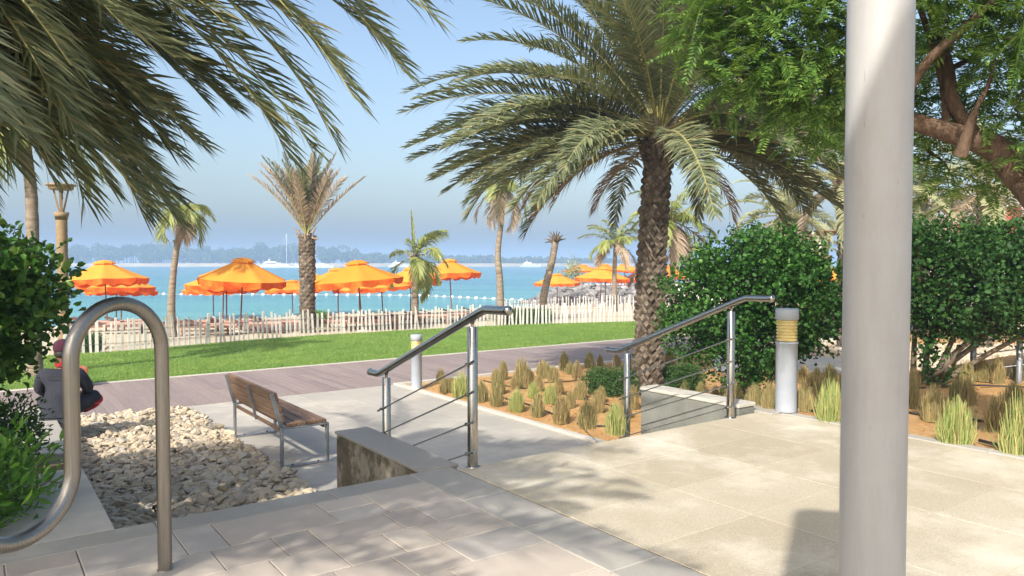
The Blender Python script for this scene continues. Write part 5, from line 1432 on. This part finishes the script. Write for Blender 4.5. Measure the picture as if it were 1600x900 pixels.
for q in pts2:
    mb = MB(); lathe(mb, [(0.035, -0.05), (0.035, 0.62), (0.001, 0.63)], 12, c=(q[0], q[1])); o = mb.build('post', M['galv'], hr); o.location[2] = q[2]
for z in (0.2, 0.4, 0.56):
    mb = MB(); tube(mb, [pts2[0] + (0, 0, z - .1), pts2[2] + (0, 0, z + 0.1)], 0.008, 6); mb.build('wire', M['galv'], hr)

# ------------------------------------------------------------------ breakwater with deck, rocks, railing
rng = np.random.default_rng(55)
c_, sz = [], []
bw0, bw1 = at(818, 475, 56), at(1010, 478, 50)
for i in range(760):
    t = rng.random() ** 0.95; u_ = rng.random()
    hmax = 1.55 * min(1, t * 3.2)
    base = bw0 + (bw1 - bw0) * (t * 1.25)
    p = base + np.array((0, 3.2 * u_, 0)); p[2] = -1.9 + hmax * u_ + rng.uniform(-.1, .15)
    c_.append(p); sz.append(rng.uniform(0.3, 0.62))
mb = MB(); stones(mb, c_, sz, rng, 0.65, ICO1, 0.3)
tag(mb.build('rocks', M['rock']), 'grey boulders of the breakwater piled under the parasol deck', 'rocks', kind='stuff')
dk = thing('beach_deck', 'raised white beach club deck with dark railing behind the breakwater rocks', 'deck', at(950, 446, 60))
D0 = at(950, 446, 60)
def DL(px, py, d): return at(px, py, d) - D0
mb = MB(); x0, x1 = DL(885, 446, 60)[0], DL(1120, 446, 60)[0]
box(mb, x0, x1 + 6, -1.5, 9, -1.4, -0.1); mb.build('platform', M['white'], dk)
mb = MB(); obox(mb, (x0, -1.45, 0.45), (x1, -1.45, 0.45), 0.05, 0.05)
for q in np.linspace(x0, x1, 30): box(mb, q - .02, q + .02, -1.47, -1.43, -0.0995, 0.424)
mb.build('railing', M['umb_rib'], dk)
for i, (px, c2) in enumerate(((908, 0), (925, 1), (966, 0), (982, 1))):
    q = at(px, 446, 62); root = thing('deck_chair', ['reddish', 'white'][c2] + f' chair on the deck, {ordn[i]} from the left', 'chair', (q[0], q[1], D0[2] - 0.1), 0.4 * i, 'chairs on the beach deck')
    mt = M['white'] if c2 else M['redroof']
    mb = MB(); box(mb, -.25, .25, -.25, .25, .4, .46); mb.build('seat', mt, root)
    mb = MB(); box(mb, -.25, .25, .25, .3, .4, .9); mb.build('backrest', mt, root)
    for x in (-.22, .22):
        for y in (-.22, .22): mb = MB(); box(mb, x - .02, x + .02, y - .02, y + .02, 0, .399); mb.build('leg', mt, root)
q = at(985, 446, 57); bn = thing('litter_bin', 'dark litter bin at the right end of the deck railing', 'bin', (q[0], q[1], D0[2] - 0.1))
mb = MB(); lathe(mb, [(.24, 0), (.26, .75), (.28, .76), (.28, .82), (.001, .9)], 16); mb.build('body', M['umb_rib'], bn)
DP = [(910, 413, 'pale yellow deck parasol leftmost on the beach club deck'), (945, 412, 'deck parasol just above the front orange parasol by the yellow palm'), (976, 412, 'deck parasol right of the yellow palm trunk'), (1003, 414, 'deck parasol cut by the left side of the big date palm trunk')]
for px, vy, lab in DP:
    o = copy_tree(UP); q = at(px, vy, 62); o.location = (q[0], q[1], D0[2] - 0.1); o.scale = (1, 1, (q[2] - D0[2] + 0.1) / 2.58); o.rotation_euler = (0, 0, rng.uniform(0, .7)); o['label'] = lab; o['group'] = 'parasols on the deck'
shrub('green_shrub', 'pale green shrub left of the deck on the breakwater', at(893, 448, 58) + (0, 0, -0.4), [(0, 0, 1.0, .8, .8, 1.0), (.3, 0, 1.9, .5, .5, .8), (-.8, 0, .8, .6, .6, .7)], 1500, 0.2, 0.08, M['palefrond'], 91, 3)
# white building behind the palms at the right
bp0 = at(1560, 420, 52); bp0[2] = -0.9
bd = thing('white_building', 'white building with red boarding behind the palms at the right edge', 'building', bp0)
mb = MB(); box(mb, 0, 14, 0, 10, 0, 7.2); mb.build('wall', M['white'], bd)
mb = MB(); box(mb, -0.6, 14.4, -0.8, 10.3, 7.21, 7.6); mb.build('roof', M['white'], bd)
mb = MB(); box(mb, 0.4, 1.5, -0.06, -0.005, 3.8, 6.2); mb.build('red_board', M['redroof'], bd)
mb = MB(); box(mb, -1.6, -0.01, -0.5, 3, 4.2, 5.2); mb.build('awning', M['redroof'], bd)
for q in range(4):
    mb = MB(); x = 2.4 + q * 2.8; box(mb, x, x + 1.6, -0.05, -0.004, 3.6, 5.6); fr = mb.build('window', M['hull'], bd)
    mb = MB(); box(mb, x + .1, x + 1.5, -0.08, -0.051, 3.7, 5.5); mb.build('pane', M['glass'], fr)
hp = at(1243, 420, 46); hp[2] = -0.9
ht = thing('white_hut', 'small white kiosk glimpsed between the pale palms over the round bush', 'kiosk', hp)
mb = MB(); box(mb, -1.0, 1.6, 0, 3, 0, 4.1); mb.build('wall', M['white'], ht)
mb = MB(); box(mb, -1.4, 2.0, -.5, 3.4, 4.11, 4.3); mb.build('roof', M['coping'], ht)
mb = MB(); box(mb, -.6, .4, -.05, -.004, 0.02, 2.2); mb.build('door', M['glass'], ht)

# ------------------------------------------------------------------ boats and the float line
def hullmesh(L, Bm, H, name, mat, root, sheer=0.35):
    mb = MB(); K = 14; v = []
    for i in range(K):
        t = i / (K - 1); w = Bm / 2 * (1 - t ** 3.0) ** 0.8 + 0.02; x = -L / 2 + L * t; zt = H * (0.75 + sheer * t * t)
        v += [(x, -w, zt), (x - 0.02 * L * t, -w * 0.7, -0.15), (x - 0.02 * L * t, w * 0.7, -0.15), (x, w, zt)]
    f = []
    for i in range(K - 1):
        a = i * 4; b = a + 4
        f += [(a, b, b + 1, a + 1), (a + 1, b + 1, b + 2, a + 2), (a + 2, b + 2, b + 3, a + 3), (a + 3, b + 3, b, a)]
    f += [(0, 1, 2, 3), (4 * K - 1, 4 * K - 2, 4 * K - 3, 4 * K - 4)]
    mb.add(v, f, 0, False); return mb.build(name, mat, root)
def yacht(px, d, L, label, rz):
    p = at(px, 417, d); p[2] = -1.66
    r = thing('motor_yacht', label, 'yacht', p, rz, 'boats moored off the far shore')
    hullmesh(L, L * .25, L * .11, 'hull', M['hull'], r)
    mb = MB(); prism(mb, [(-.36 * L, -.09 * L), (.12 * L, -.09 * L), (.24 * L, 0), (.12 * L, .09 * L), (-.36 * L, .09 * L)], L * .09, L * .17); cb = mb.build('cabin', M['hull'], r)
    mb = MB(); prism(mb, [(-.3 * L, -.0915 * L), (.1 * L, -.0915 * L), (.225 * L, 0), (.1 * L, .0915 * L), (-.3 * L, .0915 * L)], L * .12, L * .15); mb.build('window_band', M['glass'], cb)
    mb = MB(); prism(mb, [(-.3 * L, -.07 * L), (.02 * L, -.07 * L), (.06 * L, 0), (.02 * L, .07 * L), (-.3 * L, .07 * L)], L * .171, L * .22); mb.build('flybridge', M['hull'], r)
    mb = MB(); box(mb, -.2 * L, -.16 * L, -.06 * L, .06 * L, L * .221, L * .29); tube(mb, [(-.18 * L, 0, .29 * L), (-.18 * L, 0, .36 * L)], .004 * L, 5); mb.build('radar_arch', M['hull'], r)
def sailboat(px, d, L, Hm, label, rz):
    p = at(px, 417, d); p[2] = -1.66
    r = thing('sailing_boat', label, 'sailing boat', p, rz, 'boats moored off the far shore')
    hullmesh(L, L * .26, L * .1, 'hull', M['hull'], r, .2)
    mb = MB(); box(mb, -.2 * L, .15 * L, -.07 * L, .07 * L, L * .08, L * .12); mb.build('cabin', M['hull'], r)
    mb = MB(); tube(mb, [(0.03 * L, 0, L * .08), (0.03 * L, 0, Hm)], .16, 6); mb.build('mast', M['hull'], r)
    mb = MB(); tube(mb, [(0.03 * L, 0, L * .2), (-.4 * L, 0, L * .2)], .14, 6); mb.build('boom', M['hull'], r)
    for x in (-.48, .48):
        mb = MB(); tube(mb, [(0.03 * L, 0, Hm), (x * L, 0, L * .1)], .035, 4); mb.build('stay', M['hull'], r)
yacht(429, 520, 20, 'white motor yacht with flybridge on the water, right of the large front parasol', -0.1)
sailboat(447, 510, 13, 23, 'sailing boat with the leftmost of the three tall masts, beside the white yacht', 0.15)
sailboat(467, 500, 12, 21, 'sailing boat with its mast just left of the criss-cross palm trunk', -0.2)
sailboat(488, 505, 12, 20, 'sailing boat with its mast just right of the criss-cross palm trunk', 0.1)
yacht(506, 495, 13, 'small white motorboat right of the criss-cross palm trunk', 0.05)
yacht(625, 560, 17, 'long low white boat behind the windblown coconut palm', 0.02)
yacht(720, 560, 9, 'tiny white boat on the water above the free standing parasol', 0.3)
yacht(829, 600, 17, 'pale hazy yacht left of the leaning dead palm', 0.1)
fl = MB()
line = [on(x, y, -1.66) for x, y in ((100, 457), (200, 459), (300, 460.5), (420, 461), (560, 461.5), (655, 462.5), (760, 467), (830, 470))]
ln = bez(line, 20); s = np.concatenate(([0], np.cumsum(np.linalg.norm(np.diff(ln, axis=0), axis=1))))
fr_ = thing('float_line', 'line of small white floats marking the swimming area', 'float line', ln[0])
for d in np.arange(0, s[-1], 1.05):
    q = np.array([np.interp(d, s, ln[:, k]) for k in range(3)]) - ln[0]
    fl.add(ICO1[0] * (.2, .14, .14) + q + (0, 0, .04), ICO1[1], 0, True)
tag(fl.build('floats', M['hull'], fr_), kind='stuff')
mb = MB(); tube(mb, ln - ln[0] + (0, 0, .03), .02, 4); mb.build('rope', M['coping'], fr_)

# ------------------------------------------------------------------ the person sitting with their back to us
SK = NT('skin').pbr('6e4834', 0.6)
M['navy'] = simple('navy jacket', '1c1e27', '262934', 0.85, 20, bump=0.3, bscale=14)
M['maroon'] = simple('maroon knit', '3a1626', '4a1c30', 0.95, 30, bump=0.4, bscale=120)
M['red'] = simple('red cotton', '8e1a1e', 'a02226', 0.85, 20)
M['hair'] = simple('dark hair', '16120f', '221c18', 0.7, 40)
def skin_mesh(name, joints, edges, root, mat, parent, sub=2):
    me = bpy.data.meshes.new(name); me.from_pydata([j[:3] for j in joints], edges, []); me.materials.append(mat)
    o = bpy.data.objects.new(name, me); COL.objects.link(o); o.parent = parent
    sk = o.modifiers.new('skin', 'SKIN'); sk.use_smooth_shade = True
    if not me.skin_vertices: me.attributes  # the modifier adds the layer when missing
    return o, me, sub
def skin_person(name, joints, edges, rootv, mat, parent):
    import bmesh
    me = bpy.data.meshes.new(name); bm = bmesh.new()
    lay = bm.verts.layers.skin.verify()
    vs = []
    for j in joints:
        v = bm.verts.new(j[:3]); r = j[3]; r2 = j[4] if len(j) > 4 else r
        v[lay].radius = (r, r2); vs.append(v)
    vs[rootv][lay].use_root = True
    for a, b in edges: bm.edges.new((vs[a], vs[b]))
    bm.to_mesh(me); bm.free(); me.materials.append(mat)
    o = bpy.data.objects.new(name, me); COL.objects.link(o)
    if parent is not None: o.parent = parent
    sk = o.modifiers.new('skin', 'SKIN'); sk.use_smooth_shade = True; sk.branch_smoothing = 0.6
    sb = o.modifiers.new('smooth', 'SUBSURF'); sb.levels = 2; sb.render_levels = 2
    return o
pz = -0.47
ps = on(94, 653, pz)
# local frame: x to the viewer's right, y away from the viewer
per = thing('person', 'person in dark jacket and maroon cap sitting with back turned on the stone ledge', 'person', ps, 0.28)
J = [(0, 0, .12, .15, .11), (0, .02, .3, .145, .105), (0, .06, .46, .13, .09), (0, .1, .6, .058, .058), (0, .13, .68, .058), (0, .15, .77, .085, .095), (0, .16, .87, .088, .1), (0, .15, .93, .055),
     (-.18, .08, .54, .05), (-.26, .16, .33, .042), (-.16, .38, .24, .036), (-.1, .43, .23, .03), (.18, .08, .54, .05), (.27, .16, .33, .042), (.18, .38, .24, .036), (.1, .43, .23, .03),
     (-.1, .05, .1, .1), (-.3, .36, .2, .075), (-.02, .4, .02, .05), (.06, .44, .0, .04), (.1, .05, .1, .1), (.34, .3, .22, .078), (.08, .42, .06, .05), (0, .48, .03, .04)]
E = [(0, 1), (1, 2), (2, 3), (3, 4), (4, 5), (5, 6), (6, 7), (2, 8), (8, 9), (9, 10), (10, 11), (2, 12), (12, 13), (13, 14), (14, 15), (0, 16), (16, 17), (17, 18), (18, 19), (0, 20), (20, 21), (21, 22), (22, 23)]
body = skin_person('body', J, E, 0, SK, per)
for sgn in (-1, 1):                                         # hands resting in the lap: palm, four fingers and a thumb each
    w = np.array((.085 * sgn, .44, .235))
    for q in range(5):
        off = np.array((-sgn * .012 + (q - 1.5) * .004 * sgn, 0.0, (1.5 - q) * .019)) if q < 4 else np.array((-sgn * .0, -.01, .035))
        ln_ = [.075, .085, .08, .062, .055][q]
        d = np.array((-sgn * .8, .45, -.2)) if q < 4 else np.array((-sgn * .45, .5, .65)); d = unit(d)
        mb = MB(); tube(mb, bez([w - d * 0.02 + off, w + off + d * ln_ * .5, w + off + d * ln_ * .8 + (0, -.008, -.012), w + off + d * ln_ + (0, -.02, -.025)], 4), np.linspace(.0095, .0065, 13), 8); mb.build('finger', SK, body)
JJ = [(0, -.01, .03, .19, .135), (0, -.01, .12, .2, .14), (0, .01, .3, .192, .135), (0, .05, .47, .19, .12), (0, .085, .6, .115, .095), (-.19, .08, .55, .115), (-.275, .16, .33, .068), (-.17, .37, .245, .05), (.19, .08, .55, .115), (.285, .16, .33, .068), (.19, .37, .245, .05)]
EE = [(0, 1), (1, 2), (2, 3), (3, 4), (3, 5), (5, 6), (6, 7), (3, 8), (8, 9), (9, 10)]
jk = skin_person('jacket', JJ, EE, 1, M['navy'], per)
mb = MB(); tube(mb, [(-.13, -.075, .515), (0, -.095, .52), (.13, -.075, .515)], .004, 5); mb.build('back_seam', M['hair'], jk)
mb = MB(); lathe(mb, [(.072, 0), (.078, .03), (.07, .06)], 20); c_ = mb.build('collar', M['red'], per, (0, .105, .63))
JL = [(0, .03, .08, .14, .1), (-.12, .08, .1, .115), (-.31, .37, .2, .09), (-.04, .41, .03, .065), (.12, .08, .1, .115), (.35, .3, .225, .095), (.09, .43, .07, .065)]
skin_person('trousers', JL, [(0, 1), (1, 2), (2, 3), (0, 4), (4, 5), (5, 6)], 0, M['navy'], per)
mb = MB(); tube(mb, bez([(.345, .25, .19), (.28, .31, .13), (.17, .38, .07)], 5), [.088] * 11, 14); mb.build('red_panel', M['red'], per)
for sgn in (-1, 1):
    mb = MB(); mb.add(ICO2[0] * (.055, .12, .045) + (.05 * sgn, .53, .03), ICO2[1], 0, True); mb.build('shoe', M['hair'], per)
mb = MB(); lathe(mb, [(.098, 0), (.108, .03), (.106, .075), (.09, .115), (.05, .145), (.001, .155)], 24); cap = mb.build('cap', M['maroon'], per, (0, .152, .815)); cap.rotation_euler = (-.12, 0, 0)
mb = MB(); mb.add(ICO2[0] * (.089, .09, .07) + (0, .135, .78), ICO2[1], 0, True); mb.build('hair', M['hair'], per)
for sgn in (-1, 1):
    mb = MB(); mb.add(ICO2[0] * (.012, .022, .032) + (.09 * sgn, .16, .79), ICO2[1], 0, True); mb.build('ear', SK, per)
    mb = MB(); mb.add(ICO2[0] * .012 + (.032 * sgn, .245, .81), ICO2[1], 0, True); mb.build('eye', M['hull'], per)
mb = MB(); mb.add(ICO2[0] * (.014, .024, .026) + (0, .262, .775), ICO2[1], 0, True); mb.build('nose', SK, per)
mb = MB(); mb.add(ICO2[0] * (.026, .008, .008) + (0, .248, .735), ICO2[1], 0, True); mb.build('mouth', M['red'], per)
